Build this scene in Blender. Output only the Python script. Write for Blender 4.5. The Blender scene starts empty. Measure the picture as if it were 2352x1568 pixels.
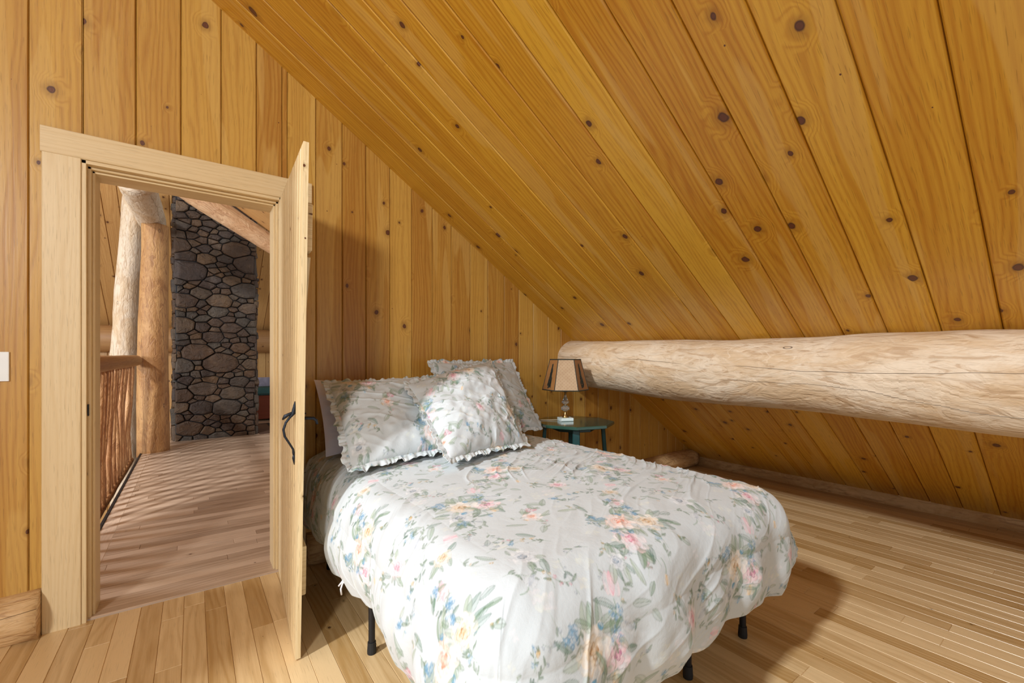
import bpy, math, random
import numpy as np
from math import sin, cos, pi, sqrt, atan2, exp
from mathutils import Vector, Matrix

random.seed(7)
rs = np.random.RandomState(11)
SC = bpy.context.scene
COL = SC.collection

# ------------------------------------------------------------------ camera
CAMZ = 1.15
cam_d = bpy.data.cameras.new('camera')
cam_d.sensor_width = 36.0
cam_d.lens = 36.0 * 999.0 / 2352.0
cam_d.shift_y = 37.0 / 2352.0
cam_d.clip_start = 0.02
cam = bpy.data.objects.new('camera', cam_d)
cam.location = (0, 0, CAMZ)
cam.rotation_euler = (pi / 2, 0, -math.radians(36.2))
COL.objects.link(cam)
SC.camera = cam

# ------------------------------------------------------------------ world, lights, exposure
SC.view_settings.view_transform = 'Standard'
SC.view_settings.look = 'None'
SC.view_settings.gamma = 1.0
SC.view_settings.exposure = 0.0
SC.view_settings.use_curve_mapping = False
wd = bpy.data.worlds.new('world')
SC.world = wd
wd.use_nodes = True
wd.node_tree.nodes['Background'].inputs[0].default_value = (0.93, 0.97, 1.0, 1)
wd.node_tree.nodes['Background'].inputs[1].default_value = 0.72


def area(name, loc, target, sx, sy, watts, color):
    d = bpy.data.lights.new(name, 'AREA')
    d.shape = 'RECTANGLE'
    d.size = sx
    d.size_y = sy
    d.energy = watts
    d.color = color
    o = bpy.data.objects.new(name, d)
    o.location = loc
    o.rotation_euler = (Vector(target) - Vector(loc)).to_track_quat('-Z', 'Y').to_euler()
    COL.objects.link(o)
    return o


area('assumed_door_shadow_light', (-3.35, -3.1, 2.95), (0.6, 2.4, 1.7), 0.62, 0.62, 225, (1.0, 0.98, 0.95))  # assumed lamp, placed from the door's shadow; no gable window is built
area('assumed_bed_shadow_light', (-4.8, 0.25, 5.1), (2.2, 0.75, 0.3), 0.45, 0.45, 620, (0.96, 0.98, 1.0))  # assumed lamp, direction taken from the bed's floor shadow; no dormer is built
area('added_left_wall_light', (-1.35, -0.35, 0.80), (-0.3, 2.6, 0.7), 0.8, 1.2, 2.2, (0.86, 0.93, 1.0))  # added low lamp that pales the left wall and casing; no window there
area('assumed_hall_light', (-4.2, 4.6, 1.9), (0.3, 5.4, 0.2), 0.8, 1.0, 170, (0.86, 0.92, 1.0))  # assumed lamp for the baluster shadows on the hall floor; window not built

# ------------------------------------------------------------------ numpy noise


def _hash(ix, iy, seed):
    n = (ix.astype(np.int64) * 374761393 + iy.astype(np.int64) * 668265263 + seed * 974711) & 0x7fffffff
    n = (n ^ (n >> 13)) * 1274126177 & 0x7fffffff
    n = n ^ (n >> 16)
    return (n & 0xffff) / 65535.0


def vnoise(x, y, seed=0):
    x = np.asarray(x, float)
    y = np.asarray(y, float)
    ix = np.floor(x)
    iy = np.floor(y)
    fx = x - ix
    fy = y - iy
    fx = fx * fx * fx * (fx * (fx * 6 - 15) + 10)
    fy = fy * fy * fy * (fy * (fy * 6 - 15) + 10)
    a = _hash(ix, iy, seed)
    b = _hash(ix + 1, iy, seed)
    c = _hash(ix, iy + 1, seed)
    d = _hash(ix + 1, iy + 1, seed)
    return (a * (1 - fx) + b * fx) * (1 - fy) + (c * (1 - fx) + d * fx) * fy - 0.5


def fbm(x, y, seed=0, o=3):
    s = 0
    a = 1.0
    for i in range(o):
        s = s + a * vnoise(x * 2 ** i, y * 2 ** i, seed + i)
        a *= 0.5
    return s


# ------------------------------------------------------------------ mesh builder
def nrm(v):
    return Vector(v).normalized()


class MB:
    def __init__(s):
        s.v = []
        s.f = []
        s.uv = []
        s.r = []

    def quad(s, pts, uvs, rnd=0.5):
        b = len(s.v)
        s.v.extend([tuple(p) for p in pts])
        s.f.append(tuple(range(b, b + len(pts))))
        s.uv.extend([tuple(u) for u in uvs])
        s.r.append(rnd)

    def mesh(s, name, mat, smooth=False, auto=None):
        me = bpy.data.meshes.new(name)
        me.from_pydata(s.v, [], s.f)
        ul = me.uv_layers.new(name='UVMap')
        ul.data.foreach_set('uv', np.array(s.uv, dtype=np.float32).ravel())
        at = me.attributes.new('rnd', 'FLOAT', 'FACE')
        at.data.foreach_set('value', np.array(s.r, dtype=np.float32))
        if mat:
            me.materials.append(mat)
        if smooth:
            me.polygons.foreach_set('use_smooth', [True] * len(me.polygons))
        me.update()
        return me

    def obj(s, name, mat, parent=None, smooth=False, weld=False):
        me = s.mesh(name, mat, smooth)
        if weld:
            import bmesh
            bm = bmesh.new()
            bm.from_mesh(me)
            bmesh.ops.remove_doubles(bm, verts=bm.verts, dist=1e-5)
            bm.to_mesh(me)
            bm.free()
        o = bpy.data.objects.new(name, me)
        COL.objects.link(o)
        if parent:
            o.parent = parent
        return o

    # board in a frame; front face along +N, with V grooves on the long edges
    def board(s, fr, u0, u1, v0, v1, gw=0.004, gd=0.004, eg=0.0, rnd=None, lo=None, hi=None, sides=0.0):
        O, U, V, N = [Vector(a) for a in fr]
        rnd = random.random() if rnd is None else rnd
        ou, ov = random.uniform(0, 60), random.uniform(0, 60)
        if gd > .0035:
            vl = [(v0, -gd * 2.2), (v0 + gw * .28, -gd * .8), (v0 + gw, 0), (v1 - gw, 0), (v1 - gw * .28, -gd * .8), (v1, -gd * 2.2)]
        else:
            vl = [(v0, -gd), (v0 + gw, 0), (v1 - gw, 0), (v1, -gd)] if gd else [(v0, 0), (v1, 0)]
        lo = lo or (lambda v: u0)
        hi = hi or (lambda v: u1)
        for i in range(len(vl) - 1):
            (va, da), (vb, db) = vl[i], vl[i + 1]
            ul_a = [(lo(va), da)]
            ul_b = [(lo(vb), db)]
            if eg and i == len(vl) // 2 - 1:
                pass
            a0, a1, b0, b1 = lo(va), hi(va), lo(vb), hi(vb)
            if a1 <= a0 and b1 <= b0:
                continue
            a1 = max(a1, a0)
            b1 = max(b1, b0)
            us = [(0, -gd if eg else 0), (eg, 0), (-eg, 0), (0, -gd if eg else 0)] if eg else None

            def P(u, v, d):
                return O + U * u + V * v + N * d
            if not eg:
                s.quad([P(a0, va, da), P(b0, vb, db), P(b1, vb, db), P(a1, va, da)][::-1],
                       [(a0 + ou, va + ov), (b0 + ou, vb + ov), (b1 + ou, vb + ov), (a1 + ou, va + ov)][::-1], rnd)
            else:
                seq = [(a0, b0, min(da, -gd), min(db, -gd)), (a0 + eg, b0 + eg, da, db), (a1 - eg, b1 - eg, da, db), (a1, b1, -gd, -gd)]
                for k in range(3):
                    (p0, q0, e0, f0), (p1, q1, e1, f1) = seq[k], seq[k + 1]
                    s.quad([P(p0, va, e0), P(q0, vb, f0), P(q1, vb, f1), P(p1, va, e1)][::-1],
                           [(p0 + ou, va + ov), (q0 + ou, vb + ov), (q1 + ou, vb + ov), (p1 + ou, va + ov)][::-1], rnd)

    # solid timber box with chamfered long edges, grain along U
    def box(s, O, U, V, N, L, W, T, ch=0.003, rnd=None, f=None):
        O, U, V, N = [Vector(a) for a in (O, U, V, N)]
        rnd = random.random() if rnd is None else rnd
        ou, ov = random.uniform(0, 60), random.uniform(0, 60)
        c = min(ch, W * .3, T * .3)
        prof = [(c, 0), (W - c, 0), (W, c), (W, T - c), (W - c, T), (c, T), (0, T - c), (0, c)]
        f = f or (lambda p: p)
        P = lambda u, v, n: f(O + U * u + V * v + N * n)
        acc = 0
        for i in range(8):
            (a, b), (d, e) = prof[i], prof[(i + 1) % 8]
            w = math.hypot(d - a, e - b)
            s.quad([P(0, a, b), P(L, a, b), P(L, d, e), P(0, d, e)],
                   [(ou, ov + acc), (ou + L, ov + acc), (ou + L, ov + acc + w), (ou, ov + acc + w)], rnd)
            acc += w
        for u, rev in ((0, True), (L, False)):
            pts = [P(u, a, b) for a, b in prof]
            uvs = [(ou + b * .3, ov + a) for a, b in prof]
            if not rev:
                pts, uvs = pts[::-1], uvs[::-1]
            s.quad(pts, uvs, rnd)

    # tube through points with a radius each; rough adds lumps
    def tube(s, pts, rad, n=12, caps=True, rough=0.0, seed=0, rnd=None, vs=1.0, flat=None):
        rnd = random.random() if rnd is None else rnd
        pts = [Vector(p) for p in pts]
        m = len(pts)
        if not hasattr(rad, '__len__'):
            rad = [rad] * m
        rings = []
        up = None
        dist = 0
        ds = []
        for i in range(m):
            d = (pts[min(i + 1, m - 1)] - pts[max(i - 1, 0)]).normalized()
            if up is None:
                up = Vector((0, 0, 1)) if abs(d.z) < .9 else Vector((1, 0, 0))
            a = d.cross(up).normalized()
            b = a.cross(d).normalized()
            up = b
            if i:
                dist += (pts[i] - pts[i - 1]).length
            ds.append(dist)
            ring = []
            for k in range(n):
                t = 2 * pi * k / n
                r = rad[i]
                if rough:
                    r *= 1 + rough * float(fbm(np.array(dist * 3 / max(.3, vs)), np.array(cos(t) * 1.3 + 5), seed, 3) + fbm(np.array(dist * 3.0), np.array(sin(t) * 1.3 + 9), seed + 5, 2))
                ring.append(pts[i] + a * (cos(t) * r) + b * (sin(t) * r))
            rings.append(ring)
        ou, ov = random.uniform(0, 60), random.uniform(0, 60)
        base = len(s.v)
        for ring in rings:
            s.v.extend([tuple(p) for p in ring])
        for i in range(m - 1):
            c = 2 * pi * (rad[i] + rad[i + 1]) / 2
            for k in range(n):
                k2 = (k + 1) % n
                s.f.append((base + i * n + k, base + i * n + k2, base + (i + 1) * n + k2, base + (i + 1) * n + k))
                s.uv += [(ou + ds[i], ov + c * k / n), (ou + ds[i], ov + c * (k + 1) / n), (ou + ds[i + 1], ov + c * (k + 1) / n), (ou + ds[i + 1], ov + c * k / n)]
                s.r.append(rnd)
        if caps:
            for i, rev in ((0, True), (m - 1, False)):
                ids = [base + i * n + k for k in range(n)]
                uv = [(ou + cos(2 * pi * k / n) * rad[i], ov + 30 + sin(2 * pi * k / n) * rad[i]) for k in range(n)]
                if rev:
                    ids, uv = ids[::-1], uv[::-1]
                s.f.append(tuple(ids))
                s.uv += uv
                s.r.append(rnd)

    def lathe(s, c, prof, n=24, rnd=0.5):
        base = len(s.v)
        c = Vector(c)
        for (r, z) in prof:
            for k in range(n):
                t = 2 * pi * k / n
                s.v.append((c.x + cos(t) * r, c.y + sin(t) * r, c.z + z))
        for i in range(len(prof) - 1):
            for k in range(n):
                k2 = (k + 1) % n
                s.f.append((base + i * n + k, base + i * n + k2, base + (i + 1) * n + k2, base + (i + 1) * n + k))
                s.uv += [(prof[i][1], k / n), (prof[i][1], (k + 1) / n), (prof[i + 1][1], (k + 1) / n), (prof[i + 1][1], k / n)]
                s.r.append(rnd)


def empty(name, loc, label, cat, group=None):
    o = bpy.data.objects.new(name, None)
    o.empty_display_size = 0.1
    o.location = loc
    COL.objects.link(o)
    if label:
        o['label'] = label
    if cat:
        o['category'] = cat
    if group:
        o['group'] = group
    return o


def tag(o, label, cat, group=None):
    o['label'] = label
    o['category'] = cat
    if group:
        o['group'] = group
    return o


def struct(o, label=None, cat=None):
    o['kind'] = 'structure'
    if label:
        o['label'] = label
    if cat:
        o['category'] = cat
    return o


def adopt(root):
    """children were built in world space: give them the parent's inverse location"""
    for ch in root.children:
        ch.location = tuple(Vector(ch.location) - Vector(root.location))


# ------------------------------------------------------------------ materials
class NT:
    def __init__(s, name):
        s.m = bpy.data.materials.new(name)
        s.m.use_nodes = True
        s.t = s.m.node_tree
        s.b = s.t.nodes['Principled BSDF']

    def n(s, typ, **kw):
        nd = s.t.nodes.new(typ)
        for k, v in kw.items():
            setattr(nd, k, v)
        return nd

    def put(s, sock, val):
        if isinstance(val, bpy.types.NodeSocket):
            s.t.links.new(val, sock)
        elif val is not None:
            if hasattr(sock.default_value, '__len__') and not hasattr(val, '__len__'):
                val = [val] * len(sock.default_value)
            if hasattr(sock.default_value, '__len__') and len(sock.default_value) == 4 and len(val) == 3:
                val = (*val, 1)
            sock.default_value = val

    def math(s, op, a, b=None, c=None, clamp=False):
        nd = s.n('ShaderNodeMath', operation=op, use_clamp=clamp)
        s.put(nd.inputs[0], a)
        s.put(nd.inputs[1], b)
        s.put(nd.inputs[2], c)
        return nd.outputs[0]

    def noise(s, vec, scale=1.0, detail=2.0, rough=0.5, dim='2D', dist=0.0):
        nd = s.n('ShaderNodeTexNoise', noise_dimensions=dim)
        s.put(nd.inputs['Vector'], vec)
        nd.inputs['Scale'].default_value = scale
        nd.inputs['Detail'].default_value = detail
        nd.inputs['Roughness'].default_value = rough
        nd.inputs['Distortion'].default_value = dist
        return nd.outputs[0]

    def vec(s, x, y, z=0.0):
        nd = s.n('ShaderNodeCombineXYZ')
        s.put(nd.inputs[0], x)
        s.put(nd.inputs[1], y)
        s.put(nd.inputs[2], z)
        return nd.outputs[0]

    def mr(s, v, a, b, c=0.0, d=1.0, smooth=True):
        nd = s.n('ShaderNodeMapRange', interpolation_type='SMOOTHSTEP' if smooth else 'LINEAR')
        s.put(nd.inputs[0], v)
        for i, x in enumerate((a, b, c, d)):
            s.put(nd.inputs[i + 1], x)
        return nd.outputs[0]

    def mix(s, f, a, b, mode='MIX'):
        nd = s.n('ShaderNodeMix', data_type='RGBA', blend_type=mode)
        s.put(nd.inputs[0], f)
        s.put(nd.inputs[6], a)
        s.put(nd.inputs[7], b)
        return nd.outputs[2]

    def uv(s):
        nd = s.n('ShaderNodeUVMap', uv_map='UVMap')
        sp = s.n('ShaderNodeSeparateXYZ')
        s.t.links.new(nd.outputs[0], sp.inputs[0])
        return nd.outputs[0], sp.outputs[0], sp.outputs[1]

    def attr(s, name):
        nd = s.n('ShaderNodeAttribute', attribute_name=name)
        return nd

    def bump(s, h, strength=0.3, dist=0.002):
        nd = s.n('ShaderNodeBump')
        nd.inputs['Strength'].default_value = strength
        nd.inputs['Distance'].default_value = dist
        s.put(nd.inputs['Height'], h)
        s.t.links.new(nd.outputs[0], s.b.inputs['Normal'])

    def out(s, col=None, rough=0.5, metal=0.0, spec=0.5, coat=0.0, coatr=0.1):
        s.put(s.b.inputs['Base Color'], col)
        s.put(s.b.inputs['Roughness'], rough)
        s.put(s.b.inputs['Metallic'], metal)
        s.put(s.b.inputs['Specular IOR Level'], spec)
        s.put(s.b.inputs['Coat Weight'], coat)
        s.put(s.b.inputs['Coat Roughness'], coatr)
        return s.m


def wood(name, light, dark, knot=(0.055, 0.017, 0.007), knots=0.55, vscale=5.0, grain=0.5, vary=0.35, huev=0.0,
         rough=0.38, sap=None, sapamt=0.0, ringf=300.0, flecks=0.3, coat=0.0, kr=0.013, bump=0.25):
    t = NT(name)
    uvv, u, v = t.uv()
    rnd = t.attr('rnd').outputs['Fac']
    S = vscale
    # knots
    wob = t.noise(t.vec(t.math('MULTIPLY', u, 30), t.math('MULTIPLY', v, 30)), 1.0, 1)
    kv = t.vec(t.math('MULTIPLY', u, S * 0.8), t.math('MULTIPLY', v, S))
    vo = t.n('ShaderNodeTexVoronoi', voronoi_dimensions='2D', feature='F1')
    t.put(vo.inputs['Vector'], kv)
    vo.inputs['Scale'].default_value = 1.0
    vo.inputs['Randomness'].default_value = 1.0
    d = t.math('DIVIDE', vo.outputs['Distance'], S)
    d = t.math('ADD', d, t.math('MULTIPLY', t.math('SUBTRACT', wob, 0.5), 0.011))
    sp = t.n('ShaderNodeSeparateColor')
    t.t.links.new(vo.outputs['Color'], sp.inputs[0])
    r = t.math('SUBTRACT', sp.outputs[0], 1.0 - knots)
    r = t.math('MAXIMUM', r, 0.0)
    has = t.mr(r, 0.0, 0.01)
    R = t.math('MULTIPLY', t.math('ADD', t.math('MULTIPLY', r, 1.5), 0.28), kr)
    R = t.math('MULTIPLY', R, has)
    q = t.math('DIVIDE', d, t.math('ADD', R, 1e-4))
    core = t.mr(q, 0.80, 1.2, 1.0, 0.0)
    ring = t.math('MULTIPLY', t.mr(q, 0.55, 0.95), core)
    halo = t.math('MULTIPLY', t.mr(q, 1.0, 3.2, 1.0, 0.0), has)
    # growth rings: straight far from knots, concentric near
    infl = t.math('MULTIPLY', t.mr(q, 1.0, 5.0, 1.0, 0.0), has)
    low = t.noise(t.vec(t.math('MULTIPLY', u, 0.9), t.math('MULTIPLY', v, 7.0)), 1.0, 2.0)
    phase = t.math('ADD', t.math('MULTIPLY', v, ringf), t.math('MULTIPLY', low, 34.0))
    phase = t.math('ADD', phase, t.math('MULTIPLY', infl, t.math('MULTIPLY', d, 500.0)))
    rings = t.math('MULTIPLY_ADD', t.math('SINE', phase), 0.5, 0.5)
    rings = t.math('POWER', rings, 2.0)
    fine = t.noise(t.vec(t.math('MULTIPLY', u, 3.0), t.math('MULTIPLY', v, 160.0)), 1.0, 3.0, 0.6)
    band = t.noise(t.vec(t.math('MULTIPLY', u, 0.7), t.math('MULTIPLY', v, 22.0)), 1.0, 2.0, 0.5)
    g = t.math('ADD', t.math('MULTIPLY', rings, 0.36), t.math('MULTIPLY', fine, 0.55))
    g = t.math('ADD', g, t.math('MULTIPLY', band, 0.75))
    g = t.mr(g, 0.35, 1.15, 0.0, 1.0, False)
    g = t.math('MULTIPLY', g, grain)
    g = t.math('ADD', g, t.math('MULTIPLY', t.math('SUBTRACT', rnd, 0.5), vary), clamp=True)
    col = t.mix(g, light, dark)
    if sap:
        sn = t.noise(t.vec(t.math('MULTIPLY', u, 0.8), t.math('MULTIPLY', v, 9.0)), 1.0, 1.0, 0.4)
        sm = t.mr(sn, 0.60, 0.63)
        col = t.mix(t.math('MULTIPLY', sm, sapamt), col, sap)
    if flecks:
        fn = t.noise(t.vec(t.math('MULTIPLY', u, 11.0), t.math('MULTIPLY', v, 330.0)), 1.0, 1.0, 0.5)
        fm = t.math('MULTIPLY', t.mr(fn, 0.66, 0.74), flecks)
        col = t.mix(fm, col, tuple(x * 0.35 for x in dark))
    col = t.mix(t.math('MULTIPLY', halo, 0.45), col, tuple(x * 0.55 for x in dark))
    kcol = t.mix(ring, tuple(min(1, x * 2.2) for x in knot), knot)
    col = t.mix(core, col, kcol)
    t.bump(t.math('ADD', t.math('MULTIPLY', fine, 0.6), t.math('MULTIPLY', rings, 0.25)), bump, 0.0012)
    rg = t.math('MULTIPLY_ADD', fine, 0.15, rough - 0.07)
    return t.out(col, rg, coat=coat, coatr=0.25)


M = {}
# amber varnished pine
M['pine'] = wood('varnished_pine', (0.56, 0.318, 0.064), (0.37, 0.160, 0.023), grain=0.8, vary=0.8, rough=0.36,
                 sap=(0.64, 0.41, 0.12), sapamt=0.35, knots=0.5, vscale=5.2)
M['pine_roof'] = wood('varnished_roof_pine', (0.68, 0.38, 0.038), (0.46, 0.185, 0.010), grain=0.85, vary=0.75, rough=0.34,
                      sap=(0.68, 0.43, 0.12), sapamt=0.35, knots=0.42, kr=.018, vscale=4.6, flecks=0.35)
M['pine_hall'] = wood('hall_pine', (0.62, 0.36, 0.13), (0.42, 0.20, 0.06), grain=0.7, vary=0.6, knots=0.5, vscale=5.2)
M['pale'] = wood('pale_pine_trim', (0.73, 0.575, 0.34), (0.60, 0.42, 0.20), grain=0.6, vary=0.3, knots=0.14, vscale=4.0,
                 rough=0.4, kr=0.010, flecks=0.25)
M['door'] = wood('pale_pine_door', (0.80, 0.645, 0.39), (0.60, 0.43, 0.20), grain=0.75, vary=0.35, knots=0.30, vscale=7.0,
                 rough=0.42, kr=0.007, flecks=0.5)
M['floor'] = wood('maple_floor', (0.73, 0.53, 0.285), (0.45, 0.27, 0.10), grain=0.65, vary=1.15, knots=0.16, vscale=6.0,
                  rough=0.30, kr=0.008, knot=(0.06, 0.03, 0.012), flecks=0.18, coat=0.25, ringf=160)
M['floor_hall'] = wood('hall_floor', (0.62, 0.46, 0.335), (0.33, 0.22, 0.145), grain=0.7, vary=1.1, knots=0.14, vscale=6.0,
                       rough=0.36, kr=0.008, knot=(0.06, 0.03, 0.02), flecks=0.22, coat=0.15, ringf=160)
M['log_hall'] = wood('hall_log_wood', (0.46, 0.25, 0.095), (0.30, 0.135, 0.045), grain=0.8, vary=0.3, knots=0.45, vscale=5.0,
                     rough=0.5, kr=0.016, flecks=0.3)
M['redwood'] = wood('red_stained_wood', (0.22, 0.045, 0.02), (0.10, 0.018, 0.008), knots=0.1, rough=0.35)


def log_material(name, c1, c2, c3, crack=0.8):
    t = NT(name)
    uvv, u, v = t.uv()
    a = t.noise(t.vec(t.math('MULTIPLY', u, 2.2), t.math('MULTIPLY', v, 5.0)), 1.0, 5.0, 0.65, dist=0.6)
    b = t.noise(t.vec(t.math('MULTIPLY', u, 6.0), t.math('MULTIPLY', v, 26.0)), 1.0, 4.0, 0.6, dist=1.2)
    fine = t.noise(t.vec(t.math('MULTIPLY', u, 9.0), t.math('MULTIPLY', v, 190.0)), 1.0, 2.0, 0.6)
    col = t.mix(t.mr(a, 0.36, 0.66), c1, c2)
    col = t.mix(t.math('MULTIPLY', t.mr(b, 0.52, 0.66), 0.62), col, c3)
    col = t.mix(t.math('MULTIPLY', t.mr(fine, 0.62, 0.75), 0.35), col, tuple(x * 0.45 for x in c3))
    # draw-knife facets: pale slivers
    f = t.noise(t.vec(t.math('MULTIPLY', u, 8.0), t.math('MULTIPLY', v, 15.0), 3.0), 1.0, 2.0, 0.5, dist=1.5)
    col = t.mix(t.math('MULTIPLY', t.mr(f, 0.62, 0.70), 0.4), col, tuple(min(1, x * 1.12) for x in c1))
    # drying cracks that run along the log
    w = t.noise(t.vec(t.math('MULTIPLY', u, 1.1), t.math('MULTIPLY', v, 0.6)), 1.0, 3.0, 0.5)
    c = t.math('ADD', t.math('MULTIPLY', v, 4.4), t.math('MULTIPLY', w, 0.45))
    c = t.math('ABSOLUTE', t.math('SUBTRACT', t.math('FRACT', c), 0.5))
    gate = t.mr(t.noise(t.vec(t.math('MULTIPLY', u, 0.9), t.math('MULTIPLY', v, 3.0)), 1.0, 1.0), 0.42, 0.52)
    cm = t.math('MULTIPLY', t.mr(c, 0.001, 0.006, 1.0, 0.0), gate)
    col = t.mix(t.math('MULTIPLY', cm, crack), col, (0.05, 0.028, 0.015))
    # knots, few and outlined
    vo = t.n('ShaderNodeTexVoronoi', voronoi_dimensions='2D', feature='F1')
    t.put(vo.inputs['Vector'], t.vec(t.math('MULTIPLY', u, 0.9), t.math('MULTIPLY', v, 1.9)))
    vo.inputs['Scale'].default_value = 1.0
    d = vo.outputs['Distance']
    km = t.math('MULTIPLY', t.mr(d, 0.012, 0.016), t.mr(d, 0.018, 0.023, 1.0, 0.0))
    col = t.mix(t.math('MULTIPLY', km, 0.8), col, (0.05, 0.03, 0.02))
    h = t.math('SUBTRACT', t.math('ADD', t.math('MULTIPLY', b, 0.7), t.math('MULTIPLY', f, 0.8)), t.math('MULTIPLY', cm, 1.6))
    t.bump(h, 0.75, 0.012)
    return t.out(col, 0.62)


M['log'] = log_material('peeled_log', (0.62, 0.50, 0.35), (0.52, 0.36, 0.20), (0.40, 0.25, 0.12))
M['log_pale'] = log_material('pale_peeled_log', (0.66, 0.54, 0.40), (0.57, 0.41, 0.25), (0.40, 0.25, 0.13))
M['log_floor'] = log_material('base_log', (0.66, 0.44, 0.22), (0.52, 0.30, 0.12), (0.36, 0.19, 0.08), 0.5)
M['post'] = log_material('hall_post_log', (0.50, 0.27, 0.10), (0.36, 0.17, 0.055), (0.24, 0.10, 0.035), 0.7)
M['rafter'] = log_material('rafter_log', (0.56, 0.36, 0.20), (0.48, 0.27, 0.13), (0.34, 0.17, 0.08), 0.5)
M['stick'] = log_material('peeled_stick', (0.62, 0.34, 0.15), (0.46, 0.21, 0.08), (0.30, 0.12, 0.04), 0.4)


def plain(name, col, rough=0.5, metal=0.0, var=0.12, scale=30.0, bump=0.0, spec=0.5, coat=0.0):
    t = NT(name)
    tc = t.n('ShaderNodeTexCoord').outputs['Object']
    nz = t.noise(tc, scale, 3.0, 0.5, '3D')
    c = t.mix(t.math('MULTIPLY', nz, 1.0), tuple(x * (1 - var) for x in col), tuple(min(1, x * (1 + var)) for x in col))
    if bump:
        t.bump(nz, bump, 0.002)
    return t.out(c, rough, metal, spec, coat)


M['black_metal'] = plain('black_metal', (0.012, 0.013, 0.016), 0.42, 0.3)
M['rubber'] = plain('black_rubber', (0.01, 0.01, 0.01), 0.7)
M['iron'] = plain('forged_iron', (0.014, 0.02, 0.032), 0.45, 0.5, bump=0.4, scale=90)
M['switch'] = plain('white_plastic', (0.80, 0.83, 0.84), 0.35, var=0.02)
M['slot'] = plain('grey_slot', (0.18, 0.19, 0.20), 0.5)
M['green_top'] = plain('dark_green_lacquer', (0.022, 0.075, 0.055), 0.16, var=0.35, scale=14, coat=0.6)
M['teal'] = plain('teal_paint', (0.007, 0.050, 0.050), 0.35, var=0.25)
M['brass'] = plain('aged_brass', (0.45, 0.30, 0.13), 0.3, 1.0)
M['mattress'] = plain('mattress_ticking', (0.72, 0.73, 0.76), 0.9, var=0.05)
M['cord'] = plain('cream_cord', (0.66, 0.58, 0.44), 0.5)
M['cushion'] = plain('teal_cushion_cloth', (0.045, 0.125, 0.125), 0.9, var=0.25, scale=60, bump=0.3)
M['dark_pillow'] = plain('floral_back_cushion', (0.30, 0.27, 0.33), 0.9, var=0.5, scale=14)
M['mat_brown'] = plain('brown_mat', (0.10, 0.05, 0.028), 0.9, var=0.3, scale=40)
M['mat_edge'] = plain('dark_mat_edge', (0.012, 0.010, 0.010), 0.9)
M['fray'] = plain('frayed_cotton', (0.75, 0.68, 0.52), 0.9)
M['dark_gap'] = plain('gap_shade_dark', (0.014, 0.010, 0.009), 0.7)
M['mortar'] = plain('dark_mortar', (0.022, 0.021, 0.022), 0.95, var=0.4, scale=25, bump=0.6)
M['lavender'] = plain('lavender_pillowcase', (0.66, 0.65, 0.78), 0.85, var=0.04)

t = NT('marble_glass')
nz = t.noise(t.n('ShaderNodeTexCoord').outputs['Object'], 40, 4, 0.6, '3D', 1.0)
M['marble'] = t.out(t.mix(nz, (0.62, 0.78, 0.78), (0.86, 0.92, 0.90)), 0.12)
t = NT('clear_cut_glass')
t.put(t.b.inputs['Transmission Weight'], 0.9)
t.put(t.b.inputs['IOR'], 1.5)
M['glass'] = t.out((0.93, 0.95, 0.93), 0.03)

# stone
t = NT('field_stone')
rnd = t.attr('rnd').outputs['Fac']
tc = t.n('ShaderNodeTexCoord').outputs['Object']
cr = t.n('ShaderNodeValToRGB')
t.put(cr.inputs[0], rnd)
els = cr.color_ramp.elements
els[0].position = 0.0
els[0].color = (0.060, 0.034, 0.020, 1)
els[1].position = 1.0
els[1].color = (0.135, 0.088, 0.055, 1)
for p, c in ((0.2, (0.125, 0.066, 0.030)), (0.4, (0.070, 0.042, 0.028)), (0.6, (0.100, 0.080, 0.058)), (0.8, (0.155, 0.085, 0.036))):
    e = els.new(p)
    e.color = (*c, 1)
n1 = t.noise(tc, 9, 6, 0.7, '3D')
n2 = t.noise(tc, 45, 4, 0.7, '3D')
c = t.mix(t.mr(n1, 0.35, 0.7), t.mix(0.45, cr.outputs[0], (0.02, 0.015, 0.015)), cr.outputs[0])
c = t.mix(t.math('MULTIPLY', t.mr(n1, 0.6, 0.75), 0.5), c, (0.20, 0.155, 0.095))
c = t.mix(t.math('MULTIPLY', t.mr(n2, 0.62, 0.75), 0.35), c, (0.28, 0.25, 0.22))
t.bump(t.math('ADD', n1, t.math('MULTIPLY', n2, 0.5)), 0.8, 0.02)
M['stone'] = t.out(c, 0.62)

# lampshade: woven parchment panel, and side panels with dark sprigs
t = NT('parchment_panel')
uvv, u, v = t.uv()
wx = t.math('SINE', t.math('MULTIPLY', u, 260.0))
wy = t.math('SINE', t.math('MULTIPLY', v, 260.0))
dots = t.mr(t.math('MULTIPLY', wx, wy), 0.5, 0.9)
nz = t.noise(t.n('ShaderNodeTexCoord').outputs['Object'], 25, 4, 0.6, '3D')
c = t.mix(t.math('MULTIPLY', dots, 0.6), t.mix(nz, (0.50, 0.36, 0.22), (0.36, 0.23, 0.12)), (0.30, 0.13, 0.08))
M['parchment'] = t.out(c, 0.7)
M['shade_side'] = plain('amber_shade_panel', (0.30, 0.135, 0.04), 0.6, var=0.15)
M['shade_trim'] = plain('dark_shade_binding', (0.022, 0.028, 0.022), 0.6)

# ------------------------------------------------------------------ floral cloth: one repeat, painted stroke by stroke
TS = 0.64
TN = 540
tile = np.ones((TN, TN, 3)) * np.array([0.545, 0.59, 0.61])


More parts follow.
